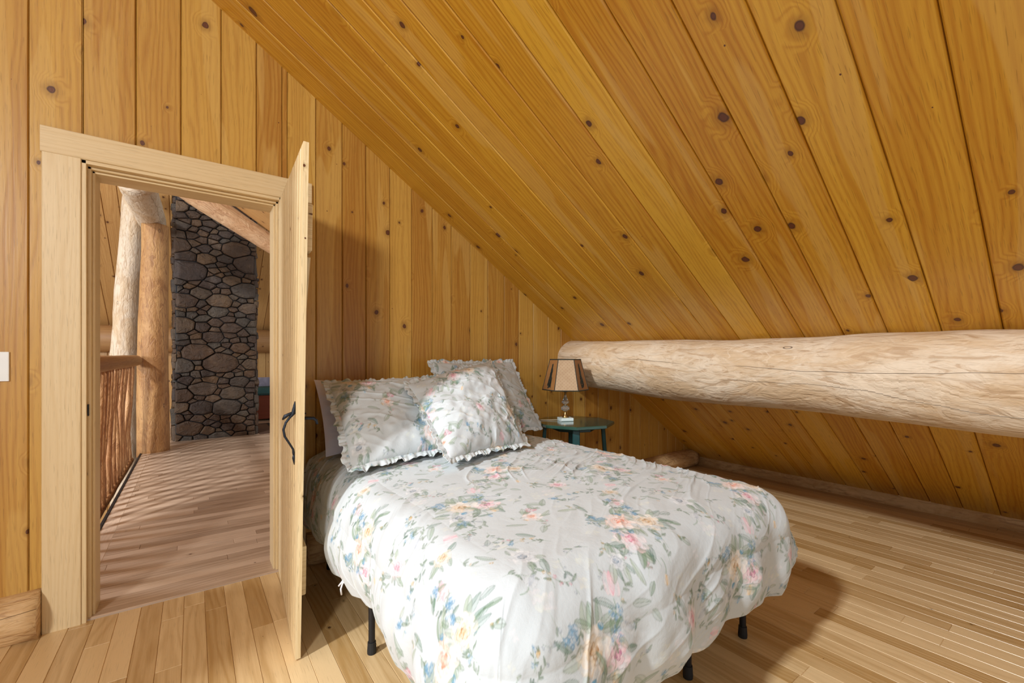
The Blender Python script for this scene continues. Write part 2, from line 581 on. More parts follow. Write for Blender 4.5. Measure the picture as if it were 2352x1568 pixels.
def paint(cx, cy, rad, fn):
    """fn(dx, dy) -> list of (mask, colour); metres; wraps around the repeat"""
    k = int(rad / TS * TN) + 3
    ix = int(cx / TS * TN)
    iy = int(cy / TS * TN)
    xs = np.arange(ix - k, ix + k + 1)
    ys = np.arange(iy - k, iy + k + 1)
    X, Y = np.meshgrid((xs + .5) / TN * TS - cx, (ys + .5) / TN * TS - cy)
    sub = tile[np.ix_(ys % TN, xs % TN)]
    for m, c in fn(X, Y):
        m = np.clip(m, 0, 1)[..., None]
        sub = sub * (1 - m) + np.array(c) * m
    tile[np.ix_(ys % TN, xs % TN)] = sub


PX = TS / TN


def petal_blob(cx, cy, r, col, a=0.5, edge=0.6, lobes=5, amp=0.12, sq=1.0, rot=0.0):
    ph = random.uniform(0, 6.28)
    ph2 = random.uniform(0, 6.28)
    dk = tuple(x * 0.55 for x in col)

    def fn(X, Y):
        x = X * cos(rot) + Y * sin(rot)
        y = (-X * sin(rot) + Y * cos(rot)) / sq
        rr = np.hypot(x, y)
        th = np.arctan2(y, x)
        R = r * (1 + amp * np.sin(lobes * th + ph) + amp * .5 * np.sin((lobes + 3) * th + ph2))
        ins = np.clip((R - rr) / PX / 1.5 + .5, 0, 1)
        wash = np.clip(.35 + .65 * (rr / R) ** 2, 0, 1) * (0.75 + 0.5 * np.sin(th * 2 + ph))
        line = np.exp(-((rr - R) / (PX * 1.0)) ** 2) * (0.5 + 0.5 * np.sin(th * 1.5 + ph2))
        return [(ins * a * wash, col), (line * edge, dk)]
    paint(cx, cy, r * 1.35, fn)


def leaf(cx, cy, L, W, ang, col, a=0.75):
    bend = random.uniform(-.25, .25)

    def fn(X, Y):
        x = X * cos(ang) + Y * sin(ang)
        y = -X * sin(ang) + Y * cos(ang)
        tt = np.clip(x / L, -1, 1)
        y = y - bend * L * (1 - tt * tt) * 0.5
        w = W * np.clip(1 - tt * tt, 0, 1) ** 0.8 * (1 - .25 * tt)
        ins = np.clip((w - np.abs(y)) / PX / 1.2 + .4, 0, 1) * (np.abs(x) < L)
        half = np.where(y > 0, 1.0, 0.55)
        rib = np.exp(-(y / (PX * .8)) ** 2) * (np.abs(x) < L * .95)
        edge = np.exp(-((np.abs(y) - w) / (PX * .9)) ** 2) * (np.abs(x) < L * .98)
        d = tuple(q * .45 for q in col)
        return [(ins * a * half, col), (rib * .5, d), (edge * .45, d)]
    paint(cx, cy, L * 1.2, fn)


def curve(x0, y0, x1, y1, x2, y2, w, col, a=0.6):
    cx, cy = (x0 + x2) / 2, (y0 + y2) / 2
    rad = max(math.hypot(x0 - cx, y0 - cy), math.hypot(x1 - cx, y1 - cy)) + .01
    tt = np.linspace(0, 1, 40)
    px = (1 - tt) ** 2 * x0 + 2 * tt * (1 - tt) * x1 + tt ** 2 * x2 - cx
    py = (1 - tt) ** 2 * y0 + 2 * tt * (1 - tt) * y1 + tt ** 2 * y2 - cy

    def fn(X, Y):
        D = np.full(X.shape, 9.0)
        for a_, b_ in zip(px, py):
            D = np.minimum(D, np.hypot(X - a_, Y - b_))
        return [(np.exp(-(D / w) ** 2) * a, col)]
    paint(cx, cy, rad, fn)


GREENS = [(0.17, 0.27, 0.16), (0.26, 0.35, 0.25), (0.15, 0.25, 0.19), (0.36, 0.43, 0.33)]
PINK, PEACH, GOLD, BLUE, PLUM, GREY = (0.74, 0.30, 0.38), (0.80, 0.38, 0.24), (0.66, 0.42, 0.14), (0.16, 0.36, 0.56), (0.42, 0.10, 0.24), (0.34, 0.39, 0.46)


def rose(cx, cy, r, col, core, strength=1.0):
    for k in range(7):
        an = k * 2 * pi / 7 + random.uniform(-.3, .3)
        petal_blob(cx + cos(an) * r * .62, cy + sin(an) * r * .62, r * .48, tuple(.72 + .28 * c_ * .9 for c_ in col) if random.random() < .6 else tuple(.45 + .55 * c_ for c_ in col), .62 * strength, .5 * strength, 3, .14)
    for k in range(5):
        an = k * 2 * pi / 5 + random.uniform(-.4, .4)
        petal_blob(cx + cos(an) * r * .3, cy + sin(an) * r * .3, r * .34, tuple(.3 + .7 * c_ for c_ in col), .6 * strength, .55 * strength, 3, .15)
    petal_blob(cx, cy, r * .26, core, .85 * strength, .8, 4, .2)
    for k in range(4):
        an = random.uniform(0, 6.28)
        rr = r * random.uniform(.12, .5)
        curve(cx + cos(an) * rr, cy + sin(an) * rr, cx + cos(an + .6) * rr * 1.5, cy + sin(an + .6) * rr * 1.5, cx + cos(an + 1.2) * rr, cy + sin(an + 1.2) * rr, PX * .9, tuple(c_ * .6 for c_ in core), .55)


def leaves_around(cx, cy, r, n, lo=.016, hi=.034):
    for k in range(n):
        an = random.uniform(0, 6.28)
        L = random.uniform(lo, hi)
        leaf(cx + cos(an) * (r + L * .7), cy + sin(an) * (r + L * .7), L, L * random.uniform(.28, .45), an + random.uniform(-.6, .6), random.choice(GREENS), random.uniform(.45, .8))


def cluster(cx, cy, r, col, n=14):
    for k in range(n):
        an, rr = random.uniform(0, 6.28), r * sqrt(random.random())
        petal_blob(cx + cos(an) * rr, cy + sin(an) * rr, random.uniform(.0035, .007), col, random.uniform(.3, .8), .7, 5, .2)


def tulip(cx, cy, r, col, ang):
    for s_ in (-1, 0, 1):
        petal_blob(cx + cos(ang + pi / 2) * s_ * r * .35, cy + sin(ang + pi / 2) * s_ * r * .35, r * .8, tuple(.5 + .5 * c_ for c_ in col), .5, .7, 2, .08, .45, ang)
    for s_ in (-.5, -.2, .2, .5):
        curve(cx - cos(ang) * r * .7, cy - sin(ang) * r * .7, cx + cos(ang + pi / 2) * s_ * r, cy + sin(ang + pi / 2) * s_ * r, cx + cos(ang) * r * .8, cy + sin(ang) * r * .8, PX, col, .5)
    curve(cx - cos(ang) * r, cy - sin(ang) * r, cx - cos(ang) * r * 1.8 + .01, cy - sin(ang) * r * 1.8, cx - cos(ang) * r * 2.8, cy - sin(ang) * r * 2.8 + .01, PX * 1.2, GREENS[0], .7)


def sprig(cx, cy, L, ang, tipcol=None):
    ex, ey = cx + cos(ang) * L, cy + sin(ang) * L
    b = random.uniform(-.4, .4)
    mx, my = (cx + ex) / 2 - sin(ang) * L * b, (cy + ey) / 2 + cos(ang) * L * b
    g = random.choice(GREENS)
    curve(cx, cy, mx, my, ex, ey, PX * .9, g, .6)
    for k in range(6):
        tt = random.uniform(.15, 1)
        x = (1 - tt) ** 2 * cx + 2 * tt * (1 - tt) * mx + tt * tt * ex
        y = (1 - tt) ** 2 * cy + 2 * tt * (1 - tt) * my + tt * tt * ey
        an = ang + random.choice((-1, 1)) * random.uniform(.4, 1.1)
        if tipcol and random.random() < .5:
            petal_blob(x + cos(an) * .006, y + sin(an) * .006, random.uniform(.0025, .005), tipcol, .7, .6, 5, .2)
        else:
            l_ = random.uniform(.005, .012)
            leaf(x + cos(an) * l_, y + sin(an) * l_, l_, l_ * .3, an, g, .6)


def wp(x, y):
    return x * TS, y * TS


# faint under-wash
for k in range(36):
    petal_blob(*wp(random.random(), random.random()), random.uniform(.008, .02), random.choice([(.72, .74, .62), (.80, .72, .74), (.68, .74, .80), (.80, .76, .60)]), .35, .12, 4, .25)
for k in range(64):
    sprig(*wp(random.random(), random.random()), random.uniform(.04, .10), random.uniform(0, 6.28), random.choice([PINK, BLUE, GREY, None, GOLD]))
A = [(0.24, 0.22), (0.70, 0.62)]
for (ax, ay), (c1_, k1), (c2_, k2), (c3_, k3) in zip(A, ((GOLD, (.40, .20, .05)), (PEACH, (.72, .20, .10))), ((PINK, PLUM), (GOLD, (.45, .22, .06))), ((GREY, (.12, .18, .24)), (PINK, (.6, .14, .24)))):
    x, y = wp(ax, ay)
    leaves_around(x, y, .045, 9)
    leaves_around(x + .07, y - .035, .035, 7)
    leaves_around(x - .05, y - .07, .035, 7)
    cluster(x - .055, y + .045, .024, BLUE, 18)
    cluster(x + .085, y + .045, .020, BLUE, 14)
    rose(x - .05, y - .07, .040, c3_, k3, .9)
    rose(x + .07, y - .035, .038, c2_, k2)
    rose(x, y, .046, c1_, k1)
    tulip(x + .10, y + .10, .032, PINK, random.uniform(0.3, 1.3))
    leaf(x - .02, y - .05, .012, .008, .4, (0.05, .30, .50), .8)
    leaf(x + .03, y + .035, .011, .007, 2.4, (0.05, .30, .50), .8)
for (bx, by, bc, bk, br) in ((.80, .15, PINK, (.62, .12, .22), .030), (.15, .62, GREY, (.15, .22, .30), .034), (.42, .90, PEACH, (.72, .26, .14), .028), (.48, .44, GREY, (.2, .3, .42), .024), (.95, .90, GOLD, (.42, .24, .08), .026)):
    x, y = wp(bx, by)
    leaves_around(x, y, br * .9, 6, .012, .026)
    rose(x, y, br, bc, bk, .9)
for k in range(7):
    x, y = wp(random.random(), random.random())
    cluster(x, y, random.uniform(.010, .018), random.choice([BLUE, BLUE, PINK, GREY]), 9)
    leaves_around(x, y, .014, 3, .010, .020)
for k in range(9):
    tulip(*wp(random.random(), random.random()), random.uniform(.014, .026), random.choice([PINK, GREY, GREY, GOLD, BLUE]), random.uniform(0, 6.28))
for k in range(30):
    leaf(*wp(random.random(), random.random()), random.uniform(.018, .036), random.uniform(.006, .011), random.uniform(0, 6.28), random.choice(GREENS), random.uniform(.3, .75))
tile = np.clip(tile, 0, 1)


def sample_tile(u, v):
    x = (u / 1.06 / TS * TN) % TN
    y = (v / 1.06 / TS * TN) % TN
    ix = np.floor(x).astype(int)
    iy = np.floor(y).astype(int)
    fx = (x - ix)[..., None]
    fy = (y - iy)[..., None]
    ix %= TN
    iy %= TN
    jx = (ix + 1) % TN
    jy = (iy + 1) % TN
    return (tile[iy, ix] * (1 - fx) + tile[iy, jx] * fx) * (1 - fy) + (tile[jy, ix] * (1 - fx) + tile[jy, jx] * fx) * fy


t = NT('floral_cotton')
ca = t.attr('cloth_print').outputs['Color']
nz = t.noise(t.n('ShaderNodeTexCoord').outputs['Object'], 9, 6, 0.62, '3D', 0.2)
t.bump(nz, 0.30, 0.015)
t.put(t.b.inputs['Sheen Weight'], 0.15)
M['floral'] = t.out(ca, 0.85, spec=0.2)


def grid_mesh(name, P, colors, mat, parent=None, closed=None):
    """P: (n, m, 3) array"""
    n, m = P.shape[:2]
    me = bpy.data.meshes.new(name)
    idx = np.arange(n * m).reshape(n, m)
    q = np.stack([idx[:-1, :-1], idx[1:, :-1], idx[1:, 1:], idx[:-1, 1:]], -1).reshape(-1, 4)
    me.vertices.add(n * m)
    me.vertices.foreach_set('co', P.reshape(-1).astype(np.float32))
    me.loops.add(q.size)
    me.loops.foreach_set('vertex_index', q.ravel().astype(np.int32))
    me.polygons.add(len(q))
    me.polygons.foreach_set('loop_start', np.arange(0, q.size, 4, dtype=np.int32))
    me.update(calc_edges=True)
    me.polygons.foreach_set('use_smooth', np.ones(len(q), dtype=bool))
    if colors is not None:
        at = me.attributes.new('cloth_print', 'FLOAT_COLOR', 'POINT')
        c = np.concatenate([colors.reshape(-1, 3), np.ones((n * m, 1))], 1).astype(np.float32)
        at.data.foreach_set('color', c.ravel())
    me.materials.append(mat)
    me.update()
    o = bpy.data.objects.new(name, me)
    COL.objects.link(o)
    if parent:
        o.parent = parent
    return o


# ------------------------------------------------------------------ room constants
YW = 2.63                       # face of the gable wall
SL = 0.6575                     # roof slope


def roof(x):
    return 2.974 - SL * x


DX0, DX1, DZ = -0.392, 0.385, 2.007   # door opening
XE = 4.40                        # eave

# ---- gable wall
edges = [-1.75, -1.58, -1.41, -1.24, -1.06, -0.89, -0.72, -0.55, -0.3895, -0.214, -0.049, 0.112, 0.266, 0.411, 0.557, 0.700, 0.837, 0.985, 1.130, 1.275,
         1.415, 1.565, 1.71, 1.855, 1.99, 2.13, 2.28, 2.42, 2.565, 2.70, 2.86, 3.0, 3.15, 3.29, 3.44, 3.58, 3.73, 3.88, 4.02, 4.17, 4.31, 4.5]
mb = MB()
fr = ((0, YW, 0), (0, 0, 1), (1, 0, 0), (0, -1, 0))


def wall_pieces(x0, x1):
    """split a board where the door opening cuts it"""
    if x1 <= DX0 - .001 or x0 >= DX1 + .001:
        return [(x0, x1, 0.0)]
    out = []
    if x0 < DX0:
        out.append((x0, DX0, 0.0))
    out.append((max(x0, DX0), min(x1, DX1), DZ))
    if x1 > DX1:
        out.append((DX1, x1, 0.0))
    return out


for a, b in zip(edges[:-1], edges[1:]):
    r_ = random.random()
    for x0, x1, z0 in wall_pieces(a, b):
        mb.board(fr, z0, 0, x0, x1, 0.005 if (x0, x1) == (a, b) else 0.002, 0.006, rnd=r_, lo=lambda v, z0=z0: z0, hi=lambda v: roof(v) + .02)
struct(mb.obj('wall_back', M['pine']))
# hall side of the same wall
mb = MB()
fr2 = ((0, YW + .14, 0), (0, 0, 1), (1, 0, 0), (0, 1, 0))
for a, b in zip(edges[:-1], edges[1:]):
    for x0, x1, z0 in wall_pieces(a, b):
        mb.board(fr2, z0, 0, x0, x1, 0.004, 0.004, lo=lambda v, z0=z0: z0, hi=lambda v: roof(v) + .02)
struct(mb.obj('wall_hall', M['pine_hall']))

# ---- roof boards over the room: run down the slope
sl = Vector((1, 0, -SL)).normalized()
nr = Vector((-SL, 0, -1)).normalized()


def roof_boards(ys, mat, name, x0, x1):
    mb = MB()
    L = (x1 - x0) * sqrt(1 + SL * SL)
    fr = ((x0, 0, roof(x0)), sl, (0, 1, 0), nr)
    for a, b in zip(ys[:-1], ys[1:]):
        cut = random.uniform(.25, .75) * L
        if random.random() < 0.0:
            mb.board(fr, 0, cut, a, b, 0.006, 0.007)
            mb.board(fr, cut, L, a, b, 0.006, 0.007)
        else:
            mb.board(fr, 0, L, a, b, 0.006, 0.007)
    return struct(mb.obj(name, mat))


ys = [-1.5, -1.33, -1.16, -.98, -.80, -.63, -.45, -.28, -.11, .065, .243, .42, .60, .77, .945, 1.11, 1.285, 1.455, 1.625, 1.79, 1.96, 2.13, 2.30, 2.465, YW + .01]
roof_boards(ys, M['pine_roof'], 'ceiling', -2.0, 4.6)
ys2 = [2.70 + .17 * i for i in range(17)]
roof_boards(ys2, M['pine_hall'], 'ceiling_hall', -2.0, 4.6)

# ---- unseen left wall, added to block the lamps outside its opening
mb = MB()
frl = ((-2.0, -2.9, 0), (0, 1, 0), (0, 0, 1), (1, 0, 0))
z = 0.0
WY0, WY1, WZ0, WZ1 = -1.78, 1.22, .95, 3.75  # opening shaped to limit where the two beams land
while z < 4.25:
    zb = z + .14
    if zb <= WZ0 or z >= WZ1:
        mb.board(frl, 0, YW + 2.9, z, zb, .004, .005)
    else:
        mb.board(frl, 0, WY0 + 2.9, z, zb, .004, .005)
        mb.board(frl, WY1 + 2.9, YW + 2.9, z, zb, .004, .005)
    z = zb
struct(mb.obj('wall_left_light_mask', M['pine']))
win = bpy.data.objects.new('added_window_1', None)  # made-up window, out of view, framing the beam opening
win.location = (-2.0, (WY0 + WY1) / 2, WZ0)
COL.objects.link(win)
struct(win)
for nm, O_, U_, V_, L_ in (('added_window_sill', (-2.0, WY0, WZ0 - .04), (0, 1, 0), (0, 0, 1), WY1 - WY0), ('added_window_head', (-2.0, WY0, WZ1), (0, 1, 0), (0, 0, 1), WY1 - WY0),
                           ('added_window_frame', (-2.0, WY0, WZ0), (0, 0, 1), (0, 1, 0), WZ1 - WZ0), ('added_window_frame', (-2.0, WY1 - .05, WZ0), (0, 0, 1), (0, 1, 0), WZ1 - WZ0)):
    mb = MB()
    mb.box(O_, U_, V_, (1, 0, 0), L_, .05, .03, .003)
    mb.obj(nm, M['pale'], win)
adopt(win)

# ---- room floor: narrow strips running away from the camera


def strip_floor(name, fr, u0, u1, v0, v1, w, mat, lmin, lmax):
    mb = MB()
    v = v0
    while v < v1 - 1e-4:
        vb = min(v + w, v1)
        u = u0 - random.uniform(0, lmax)
        while u < u1:
            l = random.uniform(lmin, lmax)
            a, b = max(u, u0), min(u + l, u1)
            if b - a > 0.01:
                mb.board(fr, a, b, v, vb, 0.0016, 0.0030, eg=0.0014)
            u += l
        v = vb
    return struct(mb.obj(name, mat))


strip_floor('floor', ((0, 0, 0), (0, 1, 0), (1, 0, 0), (0, 0, 1)), -1.6, YW, -2.4, 4.6, .0788, M['floor'], .35, 1.5)
strip_floor('floor_hall', ((0, 0, 0), (1, 0, 0), (0, 1, 0), (0, 0, 1)), -.42, 3.6, 2.80, 10.0, .0788, M['floor_hall'], .4, 1.6)
# border board along the railing and board at the threshold
mb = MB()
for a in np.arange(2.77, 9.9, 1.35):
    mb.board(((0, 0, 0), (0, 1, 0), (1, 0, 0), (0, 0, 1)), a, min(a + 1.35, 10.0), -.50, -.42, .001, .002, eg=.001)
struct(mb.obj('trim_1', M['floor_hall']))
mb = MB()
mb.box((DX0 + .0, YW + .005, -.012), (1, 0, 0), (0, 1, 0), (0, 0, 1), DX1 - DX0, .165, .020, .004)
struct(mb.obj('trim_2', M['floor_hall']))
mb = MB()  # near-black strip stands in for the shaded gap at the floor edge
mb.box((-.52, 2.78, -.16), (0, 1, 0), (1, 0, 0), (0, 0, 1), 7.2, .018, .166, .002)
struct(mb.obj('gap_shade_strip', M['dark_gap']))

# ---- door casing and jambs
mb = MB()
cas = YW - .022


def casing(x0, x1, z0, z1, vert=True):
    if vert:
        mb.box((x0, cas, z0), (0, 0, 1), (1, 0, 0), (0, 1, 0), z1 - z0, x1 - x0, .024, .0025)
    else:
        mb.box((x0, cas, z0), (1, 0, 0), (0, 0, 1), (0, 1, 0), x1 - x0, z1 - z0, .024, .0025)


casing(-.510, DX0 + .0, 0, DZ)
casing(DX1, .500, 0, DZ)
casing(-.514, .530, DZ, DZ + .110, False)
struct(mb.obj('trim_4', M['pale']))
mb = MB()
for (x, sgn) in ((DX0, 1), (DX1, -1)):
    for k, (o_, y0, y1, th) in enumerate(((.006, -.016, .16, .016), (.022, .012, .16, .012), (.034, .03, .16, .010))):
        xx = x + (sgn * (o_ - .006))
        mb.box((xx if sgn > 0 else xx - th, YW + y0, 0), (0, 0, 1), (1, 0, 0), (0, 1, 0), DZ - o_ + .006, th, y1 - y0, .0015)
for k, (o_, y0, y1, th) in enumerate(((0, -.016, .16, .016), (.016, .012, .16, .012), (.028, .03, .16, .010))):
    mb.box((DX0, YW + y0, DZ - o_ - th), (1, 0, 0), (0, 1, 0), (0, 0, 1), DX1 - DX0, y1 - y0, th, .0015)
struct(mb.obj('trim_5', M['pale']))

# ------------------------------------------------------------------ the door leaf (boards, two ledges, a brace)
door = empty('door_1', (.369, YW - .02, 0), 'open pale pine board door swung into the room at the hall opening', 'door')
door['kind'] = 'structure'
HP = Vector((.366, YW - .022, 0))
DW, DH, DT = .80, 1.978, .020


def leafmap(w, z, n):
    """w along the leaf from hinge, z up, n outwards to the room side (+X)"""
    fx = (HP.x + (.309 + .015 * z - HP.x) * w / DW)
    fy = HP.y + (1.812 - HP.y) * w / DW
    return Vector((fx + n * .997, fy + n * .07, z))


mb = MB()
wb = [0, .135, .27, .395, .53, .665, DW]
for a, b in zip(wb[:-1], wb[1:]):
    r_ = random.random()
    ou, ov = random.uniform(0, 50), random.uniform(0, 50)
    for side in (0, 1):
        n0, s_ = (0, 1) if side == 0 else (DT, -1)
        g = .0065
        prof = [(a, n0 + s_ * g), (a + g, n0), (b - g, n0), (b, n0 + s_ * g)]
        if b == DW:
            prof = prof[:3] + [(b, n0)]
            prof[2] = (b - .002, n0)
        extra = []
        # a bead run down the middle of each board
        mid = (a + b) / 2
        if side == 0:
            prof = prof[:2] + [(mid - .006, n0), (mid - .001, n0 + .005), (mid + .004, n0)] + prof[2:]
        NZ = 6
        for (wa, na), (wc, nc) in zip(prof[:-1], prof[1:]):
            for k in range(NZ):
                z0, z1 = .006 + (DH - .006) * k / NZ, .006 + (DH - .006) * (k + 1) / NZ
                pts = [leafmap(wa, z0, na), leafmap(wc, z0, nc), leafmap(wc, z1, nc), leafmap(wa, z1, na)]
                uvs = [(ou + z0, ov + wa), (ou + z0, ov + wc), (ou + z1, ov + wc), (ou + z1, ov + wa)]
                if side:
                    pts, uvs = pts[::-1], uvs[::-1]
                mb.quad(pts, uvs, r_)
    for z in (.006, DH):
        mb.quad([leafmap(a, z, 0), leafmap(b, z, 0), leafmap(b, z, DT), leafmap(a, z, DT)], [(ou, ov + a), (ou, ov + b), (ou + .02, ov + b), (ou + .02, ov + a)], r_)
for k in range(6):
    z0, z1 = .006 + (DH - .006) * k / 6, .006 + (DH - .006) * (k + 1) / 6
    mb.quad([leafmap(DW, z0, 0), leafmap(DW, z0, DT), leafmap(DW, z1, DT), leafmap(DW, z1, 0)], [(9 + z0, 2), (9 + z0, 2.02), (9 + z1, 2.02), (9 + z1, 2)], .1)
    mb.quad([leafmap(0, z0, 0), leafmap(0, z0, DT), leafmap(0, z1, DT), leafmap(0, z1, 0)], [(9 + z0, 2), (9 + z0, 2.02), (9 + z1, 2.02), (9 + z1, 2)], .5)
mb.obj('door_leaf', M['door'], door)
for nm, z0, z1, w1 in (('ledge', 1.568, 1.753, DW - .03), ('ledge', .215, .405, DW - .055)):
    mb = MB()
    mb.box((0, 0, 0), (1, 0, 0), (0, 1, 0), (0, 0, 1), w1 - .05, z1 - z0, .022, .003, f=lambda p, z0=z0: leafmap(p.x + .05, p.y + z0, DT + p.z))
    mb.obj(nm, M['door'], door)
mb = MB()
b0, b1 = Vector((.10, .40, 0)), Vector((DW - .10, 1.57, 0))
du = (b1 - b0).normalized()
dv = Vector((-du.y, du.x, 0))
mb.box(b0 - dv * .05, du, dv, (0, 0, 1), (b1 - b0).length, .10, .022, .003, f=lambda p: leafmap(p.x, p.y, DT + p.z))
mb.obj('brace', M['door'], door)
# thumb latch: bow handle on the hall face
mb = MB()
hw = DW - .105


def HL(w, z, n):
    return leafmap(hw + w, z, n)


bow = [HL(0, .958, -.004), HL(0, .945, -.006), HL(.0, .925, -.009), HL(-.004, .912, -.020), HL(-.006, .892, -.034), HL(-.006, .865, -.042), HL(-.004, .838, -.037), HL(0, .805, -.018), HL(0, .785, -.007), HL(0, .77, -.005), HL(0, .75, -.003)]
mb.tube(bow, [.002, .006, .007, .005, .0048, .0048, .0045, .004, .004, .005, .0015], 8)
mb.tube([HL(0, .765, -.004), HL(0, .750, -.004), HL(0, .738, -.003), HL(0, .722, -.002)], [.003, .006, .004, .001], 8)
mb.tube([HL(0, .976, -.002), HL(0, .962, -.004), HL(0, .945, -.005), HL(0, .925, -.005)], [.001, .004, .007, .006], 8)
mb.obj('bow_handle', M['iron'], door, smooth=True)
mb = MB()
mb.tube([HL(0, .935, 0), HL(-.002, .928, -.018), HL(-.004, .918, -.036), HL(-.006, .905, -.046)], [.004, .005, .008, .003], 8)
mb.obj('thumb_lever', M['iron'], door, smooth=True)
mb = MB()
mb.tube([leafmap(hw + .055, .912, DT), leafmap(hw + .055, .911, DT + .02), leafmap(hw + .055, .909, DT + .040), leafmap(hw + .055, .900, DT + .050), leafmap(hw + .055, .884, DT + .055)], [.006, .0065, .0065, .006, .0045], 8)
mb.tube([leafmap(hw + .055, .900, DT + .002), leafmap(hw + .055, .915, DT + .003), leafmap(hw + .055, .932, DT + .002)], [.006, .005, .003], 8)
mb.tube([leafmap(hw + .055, .930, DT + .001), leafmap(hw + .055, .930, DT + .012)], [.003, .003], 8)
mb.obj('latch_lever', M['iron'], door, smooth=True)
adopt(door)
# strike plate in the left jamb
mb = MB()
mb.box((DX0 + .017, YW + .001, .895), (0, 0, 1), (0, 1, 0), (1, 0, 0), .05, .012, .004, .001)
struct(mb.obj('trim_6', M['iron']))

# ------------------------------------------------------------------ light switch
sw = empty('light_switch', (-.65, YW - .004, 1.11), 'white light switch plate on the plank wall at the left edge', 'light switch')
mb = MB()
mb.box((-.678, YW - .008, 1.055), (0, 0, 1), (1, 0, 0), (0, 1, 0), .118, .075, .009, .002)
mb.obj('cover_plate', M['switch'], sw)
mb = MB()
mb.box((-.646, YW - .016, 1.104), (0, 0, 1), (1, 0, 0), (0, 1, 0), .020, .010, .010, .002)
mb.obj('toggle', M['switch'], sw)
for z in (1.080, 1.146):
    mb = MB()
    mb.tube([(-.641, YW - .0095, z), (-.641, YW - .006, z)], .003, 10)
    mb.obj('screw', M['slot'], sw)
adopt(sw)

# ------------------------------------------------------------------ base logs
mb = MB()


def base_log(x0, x1, seed, r=.10):
    n = max(3, int((x1 - x0) / .05))
    pts = [(x0 + (x1 - x0) * i / n, YW + .01, .085) for i in range(n + 1)]
    mb.tube(pts, [r] * (n + 1), 20, rough=.10, seed=seed)


base_log(-1.75, -.512, 3)
base_log(.505, 4.32, 4, .098)
struct(mb.obj('baseboard_back', M['log_floor'], smooth=True))
mb = MB()
n = 80
mb.tube([(4.50, -1.4 + (YW + 1.4) * i / n, .025) for i in range(n + 1)], .118, 20, rough=.06, seed=8)
struct(mb.obj('baseboard_right', M['log_floor'], smooth=True))

# ------------------------------------------------------------------ big log under the roof
mb = MB()
n = 150
pts, rad = [], []
for i in range(n + 1):
    y = YW + .03 - (YW + 1.3) * i / n
    k = min(1, max(0, (YW - y) / 2.45))
    pts.append((2.57 + .015 * sin(y * 2.1), y, 1.098 - .052 * k + .008 * sin(y * 3)))
    rad.append(.184 + .020 * k + .004 * sin(y * 4.3 + 1))
mb.tube(pts, rad, 56, rough=.045, seed=21)
tag(mb.obj('roof_beam', M['log_pale'], smooth=True), 'huge pale peeled log beam running under the sloping ceiling beside the bed', 'beam')

# ------------------------------------------------------------------ bed: metal frame, legs, mattress
bed = empty('bed', (1.2, 1.65, 0), 'bed with black metal legs hidden under the floral duvet', 'bed')
BX0, BX1, BY0, BY1 = .56, 1.86, .80, 2.52
mb = MB()
for x in (BX0, BX1 - .03):
    mb.box((x, BY0, .285), (0, 1, 0), (1, 0, 0), (0, 0, 1), BY1 - BY0, .03, .035, .002)
for y in (BY0, BY1 - .03):
    mb.box((BX0, y, .285), (1, 0, 0), (0, 1, 0), (0, 0, 1), BX1 - BX0, .03, .035, .002)
mb.box(((BX0 + BX1) / 2 - .015, BY0, .285), (0, 1, 0), (1, 0, 0), (0, 0, 1), BY1 - BY0, .03, .035, .002)
mb.obj('bed_frame', M['black_metal'], bed)
for (x, y) in ((.560, 1.69), (.60, 2.50), (1.826, .885), (1.435, .889), (1.826, 1.69), (1.826, 2.48), (.95, .889), (.60, .889), (1.21, 1.69)):
    mb = MB()
    mb.tube([(x, y, .03), (x, y, .29)], .0125, 14)
    lg = mb.obj('leg', M['black_metal'], bed, smooth=False)
    mb = MB()
    mb.tube([(x, y, 0.0005), (x, y, .012), (x, y, .045)], [.017, .0175, .0155], 14)
    mb.obj('foot_cap', M['rubber'], lg)
mb = MB()
mb.box((BX0 + .03, BY0 + .02, .32), (0, 1, 0), (1, 0, 0), (0, 0, 1), BY1 - BY0 - .02, BX1 - BX0 - .06, .26, .05)
mb.obj('mattress', M['mattress'], bed)
adopt(bed)

# ------------------------------------------------------------------ duvet
CX0, CX1, CY0, CY1 = .615, 1.775, .845, 2.50
RR = .15
HANG = .455
step = .0027
ns, nq = int((CX1 - CX0 + 2 * HANG) / step), int((CY1 - CY0 + HANG) / step)
S = np.linspace(CX0 - HANG, CX1 + HANG, ns)[:, None] * np.ones((1, nq))
Q = np.linspace(CY0 - HANG, CY1 + .03, nq)[None, :] * np.ones((ns, 1))
cx = np.clip(S, CX0, CX1)
cy = np.clip(Q, CY0, 9)
dx = S - cx
dy = Q - cy
pp = 4.0
L = (np.abs(dx) ** pp + np.abs(dy) ** pp) ** (1 / pp)
L = np.minimum(L, HANG * 1.0 + .03)
E = np.hypot(dx, dy) + 1e-9
ux, uy = dx / E, dy / E
corner = np.clip(4 * (np.abs(dx) * np.abs(dy)) / (E ** 2 + 1e-9) / 2, 0, 1)
th = np.clip(L / RR, 0, pi / 2)
rest = np.maximum(0, L - RR * pi / 2)
kk = 1.0 - .18 * corner
outw = RR * np.sin(th) + .020 * np.sin(np.clip(rest / .22, 0, 1) * pi) - .03 * np.clip(rest / .25, 0, 1) ** 2
drop = RR * (1 - np.cos(th)) + rest * kk
X = cx + ux * outw
Y = cy + uy * outw
tx = (cx - CX0) / (CX1 - CX0)
ty = (cy - CY0) / (CY1 - CY0)
crown = .028 * np.sin(np.clip(tx, 0, 1) * pi) ** .7 * np.sin(np.clip(ty * .92 + .08, 0, 1) * pi) ** .6
Z = .640 + crown - drop
side = np.clip(L / .12, 0, 1)
